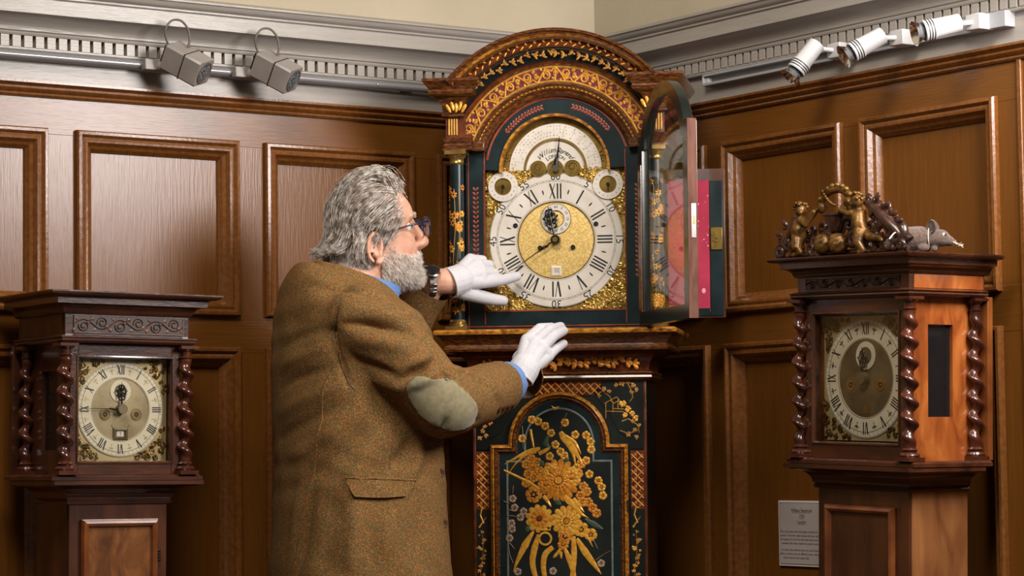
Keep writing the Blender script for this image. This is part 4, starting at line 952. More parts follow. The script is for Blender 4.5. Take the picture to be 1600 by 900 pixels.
MB().disc(DX, ZD, .0105, -.022, -.004, 24).obj('hand_boss', M['black'], D, 40); MB().disc(DX, ZD, .0062, -.024, -.004, 20).obj('hand_collet', M['brass'], D, 40)
MB().disc(DX+.001, 1.746, .0075, -.014, -.003, 18).obj('strike_boss', M['steel'], D, 40)
MB().ribbon([(DX+.001, 1.748), (DX+.003, 1.766), (DX+.005, 1.772), (DX+.010, 1.818)], [.007, .0105, .0045, .0012], -.009, .002).obj('strike_hand', M['black'], D, 30)

# ================================================================== lighting tracks and spotlights
trk = thing('lighting_track', 'long grey satin lighting rail under the left cornice', 'lighting track', wallpt('left', 0, 0, 0), (0, 0, RL))
MB().rings([[(x, -.030+.011*math.sin(a)*(1 if math.sin(a) < 0 else .6), 1.9645+.0095*math.cos(a)) for a in [2*PI*j/14 for j in range(14)]] for x in (-1.75, -.33)]).obj('rail', M['greyrail'], trk, 40)
for x in (-1.62, -.55): box('rail_bracket', M['grey'], trk, x-.01, x+.01, -.022, -.008, 1.957, 1.972, .001)
MB().lathe([(.003, 0), (.003, .002)], 0, 0, 10).obj('rail_screw', M['steel'], trk, 40).location = (-.64, -.041, 1.963)
def grey_spot(s, label):
    t = thing('track_spotlight', label, 'spotlight', wallpt('left', s, .04, 1.962), (0, 0, RL), 'grey spotlights on the left rail')
    box('track_adapter', M['grey'], t, -.030, .022, -.016, .004, -.010, .014, .002)
    MB().tube([(.004, -.014, 0), (.018, -.032, -.006), (.030, -.045, -.004)], [.011, .012, .010], 12).obj('swivel_arm', M['grey'], t, 40)
    hd = MB()
    a = .029; sec = [(x, y) for x, y in ((-a, -a+.004), (-a+.004, -a), (a-.004, -a), (a, -a+.004), (a, a-.004), (a-.004, a), (-a+.004, a), (-a, a-.004))]
    hd.rings([[(x*k, y*k, z) for x, y in sec] for k, z in ((.96, -.045), (1, -.043), (1, .003), (.97, .0035), (.97, .0055), (1, .006), (1, .045), (.97, .047))])
    h = hd.obj('lamp_head', M['grey'], t, 30)
    h.location = (.045, -.062, .002)
    h.rotation_euler = Vector((.55, -.68, -.50)).to_track_quat('Z', 'Y').to_euler(); h.rotation_euler.rotate_axis('Z', .35)
    MB().box(-.0295, .0295, -.0295, .0295, .0038, .0052).obj('vent_slot', M['dark'], h, 0)
    MB().lathe([(.0255, .0462), (.0255, .0490), (.0235, .0492), (.0225, .0478)], 0, 0, 28).obj('lens_rim', M['cable'], h, 40)
    MB().lathe([(.0226, .0472), (.018, .0482), (.010, .0488), (.002, .0490)], 0, 0, 28).obj('lamp_lens', M['lensglass'], h, 60)
    f = MB()
    for k in range(4): f.box(-.014+k*.008, -.009+k*.008, -.02, .02, -.055, -.044)
    f.obj('cooling_fin', M['dark'], h, 0)
    pts = [(.020, -.046, .028), (.004, -.050, .050), (-.002, -.056, .072), (.010, -.06, .092), (.030, -.064, .094), (.046, -.066, .078), (.050, -.068, .052), (.046, -.064, .034)]
    P_ = []
    for i in range(29):
        u = i/28*(len(pts)-1); k = min(int(u), len(pts)-2); q = u-k; g = lambda j: Vector(pts[min(max(j, 0), len(pts)-1)])
        p0, p1, p2, p3 = g(k-1), g(k), g(k+1), g(k+2); P_.append(.5*((2*p1)+(-p0+p2)*q+(2*p0-5*p1+4*p2-p3)*q*q+(-p0+3*p1-3*p2+p3)*q**3))
    MB().tube(P_, .0025, 8).obj('cable', M['cable'], t, 60)
    return t
grey_spot(1.205, 'grey square spotlight on the left rail, nearer the picture edge'); grey_spot(.985, 'grey square spotlight on the left rail, nearer the tall clock')
trk = thing('lighting_track', 'light grey box track along the right cornice', 'lighting track', wallpt('right', 0, 0, 0), (0, 0, RR))
MB().box(.468, 1.30, -.030, -.008, 1.949, 1.955).box(.468, 1.30, -.030, -.008, 1.970, 1.976).box(.468, 1.30, -.012, -.008, 1.955, 1.970).box(.468, .472, -.030, -.008, 1.949, 1.976).obj('track', M['alu'], trk, 35, .0006)
box('feed_box', M['alu'], trk, 1.30, 1.428, -.036, -.008, 1.947, 1.979, .001); box('end_cap', M['white'], trk, .472, .484, -.024, -.012, 1.956, 1.968, .001)
MB().lathe([(.0025, 0), (.0025, .003)], 0, 0, 8).obj('terminal_screw', M['dark'], trk, 40).location = (1.36, -.038, 1.963)
def white_spot(base, cen, ax, label):
    b = wallpt('right', *base); t = thing('track_spotlight', label, 'spotlight', b, (0, 0, RR), 'white spotlights on the right track')
    box('track_adapter', M['white'], t, -.020, .020, -.018, .022, -.016, .016, .002)
    inv = Matrix.Rotation(-RR, 3, 'Z'); c = inv@(wallpt('right', *cen)-b); A = (inv@Vector(ax)).normalized()
    MB().tube([(0, -.008, 0), c-A*.018], .0055, 12).obj('swivel_arm', M['white'], t, 40)
    h = MB().lathe([(.0165, -.030), (.0185, -.029), (.0195, .022), (.0215, .026), (.0215, .046), (.019, .047), (.017, .040)], 0, 0, 30).obj('lamp_body', M['white'], t, 35)
    h.location = c; h.rotation_euler = A.to_track_quat('Z', 'Y').to_euler()
    for z in (.0285, .0340, .0395): MB().lathe([(.0205, z), (.0219, z), (.0219, z+.0024), (.0205, z+.0024)], 0, 0, 30).obj('dark_band', M['dark'], h, 20)
    MB().lathe([(.010, .036), (.013, .046), (.018, .054), (.0255, .066), (.0262, .0665), (.0240, .066), (.016, .056), (.006, .050)], 0, 0, 30).obj('reflector_bulb', M['chrome'], h, 60)
    return t
white_spot((.952, .045, 1.962), (.930, .112, 1.953), (-.50, -.10, -.62), 'white spotlight on the right track, lowest and nearest the tall clock')
white_spot((1.145, .045, 1.962), (1.122, .112, 1.952), (-.72, -.10, -.40), 'white spotlight on the right track, middle of the three')
white_spot((1.365, .045, 1.962), (1.340, .112, 1.953), (-.85, -.10, -.20), 'white spotlight on the right track, nearest the picture edge')

# ================================================================== placard on the right wall
pl = thing('placard', 'small grey printed placard on the wall beside the right clock', 'placard', wallpt('right', .735, 0, .932), (0, 0, RR))
pc = box('card', M['whitepaper'], pl, -.0775, .0775, .012, .018, -.0715, .0715, 0)
box('printed_field', M['paper'], pc, -.0735, .0735, .0112, .0125, -.0675, .0675, 0)
for x0, x1, z0, z1 in ((-.0735, .0735, .0668, .0675), (-.0735, .0735, -.0675, -.0668), (-.0735, -.0727, -.0675, .0675), (.0727, .0735, -.0675, .0675)): box('border_line', M['ink'], pc, x0, x1, .0109, .0113, z0, z1, 0)
tm = MB()
for st_, z in (('William Raymond', .050), ('1730', .0375), ('London', .025)):
    puttext(tm, st_, .0095, 0, z, 0, .0110, 0, .00012); wd_ = .0021*len(st_)
    tm.box(-wd_, wd_, .0108, .0112, z-.0050, z-.0044)
for i, st_ in enumerate(('This clock dates from the height of fashion in 1730s', 'London. The lower dials indicate the hour and strike', 'and appears for the first time that many such sound', 'repeated dials were made for London customers.', '', 'As well as the ordinary time, the clock shows the', 'ability to strike a tune at different hours, which can be', 'set by hand on the upper dial.')):
    if st_: puttext(tm, st_, .0068 if len(st_) > 40 else .0072, 0 if len(st_) > 40 else -.02, .0035-i*.0085 if i < 4 else .006-i*.0085, 0, .0110, 0, .00005)
tm.obj('printed_text', M['ink'], pc, 0)
#PART3
# ================================================================== carved cresting and toy mouse on the right clock
def onclock(root, p): return root.matrix_world @ Vector(p)
bpy.context.view_layer.update()
ZT = 1.4925; YC = -.040                          # top board of the right clock, depth of the carving
cr_loc = onclock(right_clock, (-.012, YC, ZT))
crest = thing('carved_cresting', 'pierced carved cresting of gilt cherubs and scrolls on the right clock', 'carving', cr_loc, (0, .031, RR)); crest.scale = (1.04, 1.0, .97)
def spiral(c, R, turns, a0, hd, r0, r1, dy=.0, n=22, ext=None):
    pts = list(ext or []); k0 = len(pts)
    for i in range(n):
        t = i/(n-1); q = R*(1-.78*t); a = a0+hd*2*PI*turns*t; pts.append((c[0]+q*math.cos(a), dy-.010*t, c[1]+q*math.sin(a)))
    m = len(pts); return pts, [r0+(r1-r0)*i/(m-1) for i in range(m)]
def scroll(name, m, *a, **k):
    p, r = spiral(*a, **k); return MB().tube(p, r, 10).obj(name, M[m], crest, 60)
# base rail and volutes from the left end up to the crown, and down again to the right
MB().tube([(-.185, .0, .006), (-.10, 0, .007), (0, 0, .007), (.10, 0, .007), (.175, 0, .006)], [.004, .006, .006, .006, .004], 8).obj('base_rail', M['crest'], crest, 60)
for c, R, a0, hd, r0 in (((-.178, .016), .014, 1.6, 1, .0075), ((-.158, .034), .013, -.5, -1, .0070), ((-.138, .056), .013, 2.5, 1, .0070), ((-.120, .024), .018, .5, 1, .0080), ((-.118, .075), .010, 3, 1, .0060),
                         ((-.04, .030), .019, 3.2, -1, .0085), ((.032, .030), .018, 0, 1, .0085), ((.09, .085), .016, 2.2, -1, .0090), ((.112, .070), .017, 2.0, -1, .0095), ((.108, .042), .017, -1, 1, .0090),
                         ((.148, .036), .019, 1.9, -1, .0105), ((.165, .018), .014, .4, 1, .0085), ((.128, .018), .016, 3.6, -1, .0085), ((.078, .020), .016, 2.6, 1, .0070), ((-.085, .018), .014, .3, -1, .0070)):
    scroll('scroll', 'crest', c, R*1.2, 1.15, a0, hd, r0, r0*.55)
for i, (x, z, R, a0, hd) in enumerate(((-.150, .014, .016, 0, 1), (-.098, .052, .013, 1, -1), (-.075, .034, .013, 2, 1), (-.060, .060, .012, 4, -1), (-.030, .056, .013, 1, 1), (.022, .062, .013, 2, -1), (.040, .052, .012, 5, 1), (.080, .050, .015, 3, -1), (.096, .060, .013, .5, 1), (.100, .016, .016, 1, 1), (.130, .050, .014, 2.4, -1), (.150, .012, .014, 5, 1), (-.014, .010, .014, 3, 1), (.055, .012, .013, 1, -1), (-.062, .012, .014, 2, 1), (-.185, .008, .010, 2, 1), (-.140, .078, .009, 1, 1), (.120, .090, .010, 1, -1), (.070, .112, .010, 2, 1))):
    scroll('scroll', 'crest', (x, z), R, 1.1, a0, hd, R*.5, R*.28, dy=.006-.004*(i % 3))
for pts, r in (([(-.165, 0, .03), (-.15, -.004, .05), (-.135, -.006, .075), (-.115, -.004, .092)], [.008, .010, .009, .004]), ([(.06, 0, .105), (.085, -.006, .098), (.105, -.008, .085), (.125, -.008, .065), (.15, -.006, .045), (.17, 0, .02)], [.006, .011, .012, .012, .012, .008]),
               ([(-.055, 0, .005), (-.035, .004, .03), (-.015, .004, .05), (0, .004, .075)], [.010, .012, .010, .008]), ([(.05, 0, .005), (.035, .004, .03), (.02, .004, .055), (.0, .004, .08)], [.010, .012, .010, .008])):
    MB().tube(pts, r, 10).obj('scroll_stem', M['crest'], crest, 60)
for x, z, a in ((.118, .088, .6), (.135, .075, .2), (.15, .062, 0), (.10, .10, 1.2), (-.15, .065, 2.4), (-.165, .048, 2.8)):
    lf = MB(); lf.petal(x, z, a, .024, .013, -.012, .008, 12); lf.petal(x, z, a+.9, .016, .008, -.012, .006, 10); lf.obj('acanthus_leaf', M['crest'], crest, 60)
# urn, two baskets and the coronet at the top
MB().lathe([(.010, .050), (.013, .058), (.019, .070), (.021, .080), (.024, .082), (.024, .086), (.019, .088)], -.012, -.012, 16).obj('urn', M['crest'], crest, 40)
for x, rr in ((-.035, .019), (.008, .021)):
    b = MB(); n_ = 22; R = []
    for i in range(15):
        t = PI*(i+.25)/14.5; z = .024-.021*math.cos(t); r = rr*math.sin(t)**.8
        R.append([(x+r*(1+.13*math.cos(5*2*PI*j/n_+.9*(i//3))*(1 if i % 3 else -.5))*math.cos(2*PI*j/n_), -.024+r*.9*(1+.13*math.cos(5*2*PI*j/n_+.9*(i//3))*(1 if i % 3 else -.5))*math.sin(2*PI*j/n_), z) for j in range(n_)])
    b.rings(R).obj('ribbed_pod', M['giltworn'], crest, 60)
co = MB(); top = [(-.052, .112), (-.040, .128), (-.022, .136), (-.004, .137), (.014, .132), (.028, .120)]
co.tube([(x, -.010, z) for x, z in top], [.006, .008, .009, .009, .009, .007], 10).obj('coronet', M['giltworn'], crest, 60)
for i, (x, z) in enumerate([(-.052, .118), (-.043, .130), (-.031, .138), (-.018, .143), (-.004, .144), (.009, .141), (.021, .134), (.031, .123)]): MB().ball((x, -.014, z), .0062, 10).obj('coronet_bead', M['giltworn'], crest, 60)
for i in range(9):
    t = i/8; MB().ball((-.040+.034*t, -.020, .128-.030*t+.02*(t-.5)**2), .0036, 8).obj('coronet_bead', M['giltworn'], crest, 60)
for x, z in ((-.046, .100), (.028, .106), (.018, .094)): MB().ball((x, -.016, z), (.011, .008, .012), 12).obj('coronet_flower', M['giltworn'], crest, 60)
def putto(dx, flip, head, arm1, arm2, leg1, leg2, hips, chest):
    f = lambda p, y=0: (dx+flip*p[0], -.016+y, p[1]); b = MB()
    b.chain([(f(hips), .0150), (f(((hips[0]+chest[0])/2, (hips[1]+chest[1])/2), -.004), .0155), (f(chest), .0145)])
    neck = ((chest[0]*.6+head[0]*.4), (chest[1]*.6+head[1]*.4)); b.chain([(f(chest), .010), (f(neck), .007), (f(head), .008)])
    b.ball(f(head, -.002), (.0125, .0125, .0145), 14); b.ball(f((head[0]+.010, head[1]-.003), -.008), .0035, 8); b.ball(f((head[0]+.008, head[1]-.006), -.010), .005, 8)
    for (e, h), y in ((arm1, -.008), (arm2, .004)):
        sh = (chest[0]+(.010 if y < 0 else -.006), chest[1]+.006); b.chain([(f(sh, y), .0075), (f(e, y-.004), .0065), (f(h, y-.002), .005)]); b.ball(f(h, y-.002), .0058, 8)
    for (k, a, t), y in ((leg1, -.007), (leg2, .005)):
        b.chain([(f(hips, y), .012), (f(k, y-.006), .0095), (f(a, y-.002), .0065), (f(t, y-.006), .0048)])
    return mobj('cherub', remesh(b, .0018, 3), M['giltworn'], crest)
def curls(dx, flip, head, parent_name='cherub_hair'):
    b = MB()
    for i in range(22):
        a = random.uniform(.3, PI+.2); q = random.uniform(-1, 1); r = .0125
        x = head[0]+r*math.cos(a)*math.cos(q); z = head[1]+.003+r*abs(math.sin(a)); y = -.018+.0125*math.sin(q)
        b.ball((dx+flip*x, y, z), .0042, 7)
    b.obj(parent_name, M['giltworn'], crest, 60)
putto(-.105, 1, (-.000, .098), ((.026, .066), (.046, .092)), ((.02, .075), (.045, .098)), ((.000, .020), (.006, .010), (-.010, .005)), ((-.026, .026), (-.032, .012), (-.040, .005)), (-.006, .040), (-.004, .072)); curls(-.105, 1, (0, .098))
putto(.060, -1, (.004, .108), ((.020, .082), (.045, .092)), ((.016, .090), (.040, .104)), ((-.008, .022), (-.018, .008), (-.012, .003)), ((-.028, .034), (-.050, .030), (-.060, .026)), (-.006, .046), (.002, .078)); curls(.060, -1, (.004, .108))
for sx, x, z in ((-1, -.118, .076), (1, .082, .088)):   # wings
    wg = MB()
    for k in range(5): wg.petal(x, z+.006-.005*k, (PI if sx < 0 else 0)-sx*(.5-.35*k), .030-.003*k, .011, -.006-.002*k, .006, 12)
    wg.obj('cherub_wing', M['giltworn'], crest, 60)
# knitted mouse
ms_loc = onclock(right_clock, (.170, .002, ZT+.001))
ms = thing('toy_mouse', 'grey knitted toy mouse with round ears at the end of the right clock top', 'toy mouse', ms_loc, (0, 0, math.radians(-14))); ms.scale = (.92, .92, .92)
b = MB()
b.chain([((-.062, .0, .022), .018), ((-.035, 0, .028), .026), ((-.008, 0, .030), .025), ((.012, 0, .030), .020), ((.036, 0, .028), .0185), ((.054, 0, .021), .0105)], 16)
for s in (-1, 1): b.ball((.000, s*.016, .008), (.013, .007, .008)); b.ball((-.045, s*.016, .008), (.015, .007, .008)); b.ball((.022, s*.009, .006), (.007, .005, .006))
mobj('body', remesh(b, .002, 4), M['mouse'], ms)
for s in (-1, 1):
    e = MB().rings([[(.020+.004*k+.0135*q*math.cos(a)*.75, s*.019+.0135*q*math.cos(a)*.75*s, .052+.0135*q*math.sin(a)) for a in [2*PI*j/16 for j in range(16)]] for k, q in ((0, .7), (-1, 1), (-.2, 1.05), (.4, .9), (-.1, .6), (-.3, .2))])
    e.obj('ear', M['mouse'], ms, 60)
    MB().ball((.043, s*.0135, .034), .0042, 10).obj('eye', M['eyewhite'], ms, 60); MB().ball((.0455, s*.0155, .034), .0026, 8).obj('pupil', M['dark'], ms, 60)
    for k in range(3): MB().tube([(.060, s*.006, .020), (.070, s*(.014+.003*k), .016-.002*k), (.080, s*(.018+.004*k), .008+.004*k)], .0006, 5).obj('whisker', M['thread'], ms, 60)
MB().ball((.0645, 0, .020), .0045, 10).obj('nose', M['carved'], ms, 60)
MB().tube([(.012+.001*math.cos(a), .0215*math.cos(a), .030+.0215*math.sin(a)) for a in np.linspace(0, 2*PI, 30)], .0011, 6).obj('collar_thread', M['thread'], ms, 60)
MB().tube([(-.068+.012*math.sin(3*t), -.005-.055*t, .018+.022*math.sin(PI*t*.9)) for t in np.linspace(0, 1, 16)], .0014, 6).obj('tail', M['thread'], ms, 60)

# ================================================================== the person
R0 = Vector((-.33, 5.26, 0))
man = thing('person', 'grey-haired bearded person in brown tweed jacket and white gloves reaching to the tall clock', 'person', R0)
yb = math.radians(20); F3 = Vector((math.cos(yb), math.sin(yb), 0)); LFT = Vector((-math.sin(yb), math.cos(yb), 0)); UP = Vector((0, 0, 1))
def Wd(x, y, z): return Vector((x, y, z))-R0            # world point to the person's frame
AX = Wd(-.325, 5.265, 0)
# key joints
S_R = Wd(-.300, 5.095, 1.392); E_R = Wd(-.135, 5.095, 1.212); W_R = Wd(.004, 5.345, 1.271); H_R = Wd(.020, 5.365, 1.285)
S_L = Wd(-.375, 5.430, 1.395); E_L = Wd(-.310, 5.600, 1.300); W_L = Wd(-.172, 5.475, 1.490)
def superring(z, c, a, b, e=2.5, n=48, tilt=0):
    out = []
    for j in range(n):
        t = 2*PI*j/n; x = abs(math.cos(t))**(2/e)*math.copysign(1, math.cos(t))*a; y = abs(math.sin(t))**(2/e)*math.copysign(1, math.sin(t))*b
        out.append(AX+F3*(x+c)+LFT*y+UP*(z+tilt*x))
    return out
# ---- jacket
jk = MB()
jk.rings([superring(*q) for q in ((.76, 0, .182, .222), (.87, 0, .180, .218), (1.0, 0, .172, .208), (1.10, 0, .168, .202), (1.21, -.004, .169, .206), (1.30, -.008, .166, .208), (1.37, -.014, .156, .205), (1.415, -.022, .143, .196, 2.5, 48, -.06), (1.450, -.034, .122, .166, 2.5, 48, -.16), (1.472, -.040, .104, .120, 2.4, 48, -.26), (1.486, -.044, .090, .092, 2.3, 48, -.32), (1.494, -.046, .080, .078, 2.2, 48, -.34))])
jk.chain([(S_R+Vector((-.01, .01, -.005)), .078), ((S_R*.55+E_R*.45)+Vector((.0, -.008, .0)), .0745), (E_R+Vector((-.006, -.004, .003)), .068), (E_R*.55+W_R*.45+Vector((0, 0, -.002)), .0625), (W_R, .0505), (W_R+(W_R-E_R)*.1, .048)], 24)
jk.chain([(S_L, .078), ((S_L+E_L)/2, .072), (E_L, .064), ((E_L+W_L)/2, .055), (W_L, .046), (W_L+(W_L-E_L)*.1, .045)], 20)
jme = remesh(jk, .0050, 6, .55)
def cut_open(me, c, d, rad):
    b_ = bmesh.new(); b_.from_mesh(me); fs = [f for f in b_.faces if (f.calc_center_median()-c).length < rad]
    g = fs+list({e for f in fs for e in f.edges})+list({v for f in fs for v in f.verts})
    bmesh.ops.bisect_plane(b_, geom=g, plane_co=c, plane_no=d, clear_outer=True); b_.to_mesh(me); b_.free()
cut_open(jme, W_R+(E_R-W_R)*.225, (W_R-E_R).normalized(), .11); cut_open(jme, W_L+(E_L-W_L)*.04, (W_L-E_L).normalized(), .09)
co = np.empty(len(jme.vertices)*3); jme.vertices.foreach_get('co', co); co = co.reshape(-1, 3)
nr_ = np.empty(len(jme.vertices)*3); jme.vertices.foreach_get('normal', nr_); nr_ = nr_.reshape(-1, 3)
def fold(pts, wid, amp, sharp=2):
    """ridge (amp>0) or crease (amp<0) in the cloth along a path of world points"""
    P_ = np.array([list(Wd(*p)) for p in pts]); best = np.full(len(co), 9.); tt = np.zeros(len(co)); n = len(P_)-1
    for i in range(n):
        a, b = P_[i], P_[i+1]; d = b-a; t = np.clip(((co-a)@d)/(d@d), 0, 1); ds = np.linalg.norm(co-(a+t[:, None]*d), axis=1)
        m = ds < best; best[m] = ds[m]; tt[m] = (i+t[m])/n
    env = np.sin(np.pi*np.clip(.08+.84*tt, 0, 1))
    global disp
    disp += amp*env*np.exp(-(best/wid)**sharp)
disp = np.zeros(len(co))
# creases fanning from the armpit and elbow, drag lines across the back, folds of the skirt: traced as (x, z) on the cloth
FOLDS = [([(-0.338, 1.379), (-0.293, 1.376), (-0.247, 1.37), (-0.201, 1.357)], 0.009, -0.011),
         ([(-0.331, 1.402), (-0.279, 1.404), (-0.221, 1.388), (-0.195, 1.375)], 0.02, 0.007),
         ([(-0.328, 1.35), (-0.273, 1.343), (-0.209, 1.33)], 0.018, 0.006),
         ([(-0.323, 1.312), (-0.274, 1.291), (-0.229, 1.271)], 0.01, -0.006),
         ([(-0.313, 1.279), (-0.261, 1.259), (-0.216, 1.243)], 0.016, 0.005),
         ([(-0.225, 1.261), (-0.19, 1.281), (-0.157, 1.302)], 0.008, -0.009),
         ([(-0.215, 1.251), (-0.178, 1.263), (-0.145, 1.283)], 0.01, 0.007),
         ([(-0.209, 1.291), (-0.181, 1.303), (-0.162, 1.315)], 0.009, 0.008),
         ([(-0.145, 1.286), (-0.132, 1.27), (-0.111, 1.265)], 0.008, -0.008),
         ([(-0.125, 1.293), (-0.103, 1.28), (-0.073, 1.275)], 0.01, 0.007),
         ([(-0.086, 1.289), (-0.074, 1.267), (-0.052, 1.249)], 0.01, -0.006),
         ([(-0.054, 1.276), (-0.041, 1.25), (-0.022, 1.23)], 0.012, 0.005),
         ([(-0.133, 1.193), (-0.146, 1.17), (-0.164, 1.16)], 0.01, -0.005),
         ([(-0.068, 1.205), (-0.075, 1.179), (-0.088, 1.164)], 0.01, -0.005),
         ([(-0.351, 1.361), (-0.39, 1.367), (-0.442, 1.355), (-0.47, 1.339)], 0.011, -0.007),
         ([(-0.351, 1.331), (-0.397, 1.328), (-0.448, 1.313), (-0.476, 1.298)], 0.014, 0.007),
         ([(-0.345, 1.296), (-0.39, 1.287), (-0.442, 1.272), (-0.479, 1.254)], 0.012, -0.008),
         ([(-0.339, 1.26), (-0.384, 1.245), (-0.436, 1.225), (-0.482, 1.205)], 0.015, 0.007),
         ([(-0.326, 1.227), (-0.378, 1.202), (-0.43, 1.177), (-0.482, 1.153)], 0.013, -0.007),
         ([(-0.314, 1.198), (-0.366, 1.163), (-0.418, 1.132), (-0.48, 1.104)], 0.016, 0.006),
         ([(-0.288, 1.175), (-0.334, 1.131), (-0.392, 1.08), (-0.47, 1.042)], 0.016, -0.007),
         ([(-0.262, 1.156), (-0.301, 1.105), (-0.341, 1.028), (-0.367, 0.938)], 0.02, 0.006),
         ([(-0.211, 1.142), (-0.237, 1.104), (-0.263, 1.078)], 0.014, -0.006),
         ([(-0.185, 1.142), (-0.198, 1.09), (-0.211, 1.071)], 0.012, 0.005),
         ([(-0.343, 1.041), (-0.354, 0.989), (-0.374, 0.938), (-0.394, 0.881)], 0.018, -0.01),
         ([(-0.315, 1.015), (-0.321, 0.963), (-0.332, 0.88)], 0.018, 0.008),
         ([(-0.251, 1.014), (-0.257, 0.95), (-0.265, 0.879)], 0.02, 0.006),
         ([(-0.199, 1.026), (-0.193, 0.962), (-0.194, 0.878)], 0.018, -0.005),
         ([(-0.431, 1.081), (-0.444, 1.004), (-0.458, 0.888)], 0.018, 0.007),
         ([(-0.405, 1.054), (-0.419, 0.977), (-0.437, 0.882)], 0.012, -0.01),
         ([(-0.351, 1.413), (-0.364, 1.364), (-0.349, 1.312), (-0.332, 1.26)], 0.006, -0.008),
         ([(-0.428, 1.469), (-0.376, 1.455), (-0.324, 1.452), (-0.273, 1.438)], 0.012, -0.006),
         ([(-0.448, 1.43), (-0.389, 1.429), (-0.338, 1.415)], 0.018, 0.006),
         ([(-0.247, 1.427), (-0.227, 1.401), (-0.208, 1.381)], 0.01, 0.005)]
_b = bmesh.new(); _b.from_mesh(jme); JB0 = BVHTree.FromBMesh(_b); _b.free()
def oncloth(x, z):
    h = JB0.ray_cast(Wd(x, 4.3, z), Vector((0, 1, 0))); return h[0] if h[0] is not None else Wd(x, 5.25, z)
for pts, wd_, am_ in FOLDS:
    Q = []
    for p, q in zip(pts[:-1], pts[1:]): Q += [tuple(np.array(p)+(np.array(q)-np.array(p))*k/4) for k in range(4)]
    Q.append(pts[-1]); fold([tuple(oncloth(*p)+R0) for p in Q], wd_, am_*(1.7 if np.mean([p[0] for p in pts]) > -.36 else .9))
ii = co*np.array([1, 1, 1.0]); disp += .0016*np.sin(ii[:, 0]*61+ii[:, 2]*37+2*np.sin(ii[:, 2]*23))*np.sin(ii[:, 2]*47+ii[:, 1]*29)
co2 = co+nr_*disp[:, None]
jme.vertices.foreach_set('co', co2.reshape(-1)); jme.update()
sm = bmesh.new(); sm.from_mesh(jme); bmesh.ops.smooth_vert(sm, verts=sm.verts, factor=.35, use_axis_x=True, use_axis_y=True, use_axis_z=True); sm.to_mesh(jme); sm.free()
jacket = mobj('tweed_jacket', jme, M['tweed'], man); jacket['label'] = 'brown flecked tweed jacket'
bm = bmesh.new(); bm.from_mesh(jme); bm.faces.ensure_lookup_table(); JB = BVHTree.FromBMesh(bm); bm.free()
def onjk(p, push=.001):
    l, n, i, d_ = JB.find_nearest(p); return l+n*push, n
def seam(name, pts, r=.0014, m='tweed', push=.0002):
    Q = []
    for a, b in zip(pts[:-1], pts[1:]):
        for k in range(8): Q.append(onjk(Vector(a).lerp(Vector(b), k/8), push)[0])
    Q.append(onjk(Vector(pts[-1]), push)[0]); return MB().tube(Q, r, 6).obj(name, M[m], jacket, 60)
def cutpatch(name, m, test, push, thick):
    """piece of cloth lying on the jacket where test(point, normal) holds"""
    s = MB(); idx = {}; F = []
    for p in jme.polygons:
        if test(Vector(p.center), p.normal): F.append(tuple(p.vertices))
    vs_ = sorted({v for f in F for v in f}); mp = {v: i for i, v in enumerate(vs_)}
    me = bpy.data.meshes.new(name); me.from_pydata([jme.vertices[v].co+jme.vertices[v].normal*push for v in vs_], [], [tuple(mp[v] for v in f) for f in F])
    b_ = bmesh.new(); b_.from_mesh(me)
    for _ in range(6): bmesh.ops.smooth_vert(b_, verts=[v for v in b_.verts if v.is_boundary], factor=.5, use_axis_x=True, use_axis_y=True, use_axis_z=True)
    b_.to_mesh(me); b_.free()
    o = mobj(name, me, M[m], jacket); q = o.modifiers.new('t', 'SOLIDIFY'); q.thickness = thick; q.offset = 1; return o
def jf(x, z):
    h = JB.ray_cast(Wd(x, 4.3, z), Vector((0, 1, 0))); return h[0] if h[0] is not None else Wd(x, 5.2, z)
# elbow patch: an oval on the outer side of the sleeve
pc_ = jf(-.143, 1.213); ua = Vector((.78, .10, -.55)).normalized(); vn = Vector((.0, -.95, -.30)).normalized(); ua = (ua-vn*ua.dot(vn)).normalized(); va = vn.cross(ua)
cutpatch('elbow_patch', 'patch', lambda p, n: ((p-pc_).dot(ua)/.080)**2+((p-pc_).dot(va)/.046)**2 < 1 and n.dot(vn) > -.1 and (p-pc_).length < .11, .0012, .0018)
fl = MB(); R = []                                 # pocket flap hanging from its welt
for i in range(25):
    u = i/24; x = -.336+.134*u; zt_ = 1.069-.007*u; hgt = .034-.006*u+.004*math.sin(PI*u); col_ = []
    e_ = min(1, 7*u+.25, 7*(1-u)+.25)
    for k in range(6):
        v = k/5*e_; p = jf(x, zt_-hgt*v); col_.append(p+Vector((0, -(.0030+.0050*v), 0)))
    for k in reversed(range(6)):
        v = k/5*e_; col_.append(col_[k]+Vector((0, .0045, 0)))
    R.append(col_)
fl.rings(R).obj('pocket_flap', M['tweed'], jacket, 60)
seam('pocket_welt', [jf(-.338, 1.071), jf(-.27, 1.068), jf(-.200, 1.064)], .0022)
seam('armhole_seam', [jf(-.348, 1.41), jf(-.359, 1.364), jf(-.351, 1.312), jf(-.332, 1.260), jf(-.318, 1.246)], .0011, 'dark', -.0005)
seam('back_seam', [jf(-.353, 1.307), jf(-.384, 1.248), jf(-.395, 1.157), jf(-.405, 1.08), jf(-.432, .978), jf(-.456, .878), jf(-.47, .80)], .0018)
seam('side_dart', [jf(-.245, 1.15), jf(-.25, 1.08)], .0006, 'button', -.0003)
seam('sleeve_seam', [jf(-.34, 1.37), jf(-.29, 1.325), jf(-.245, 1.285)], .0007, 'button', -.0003)
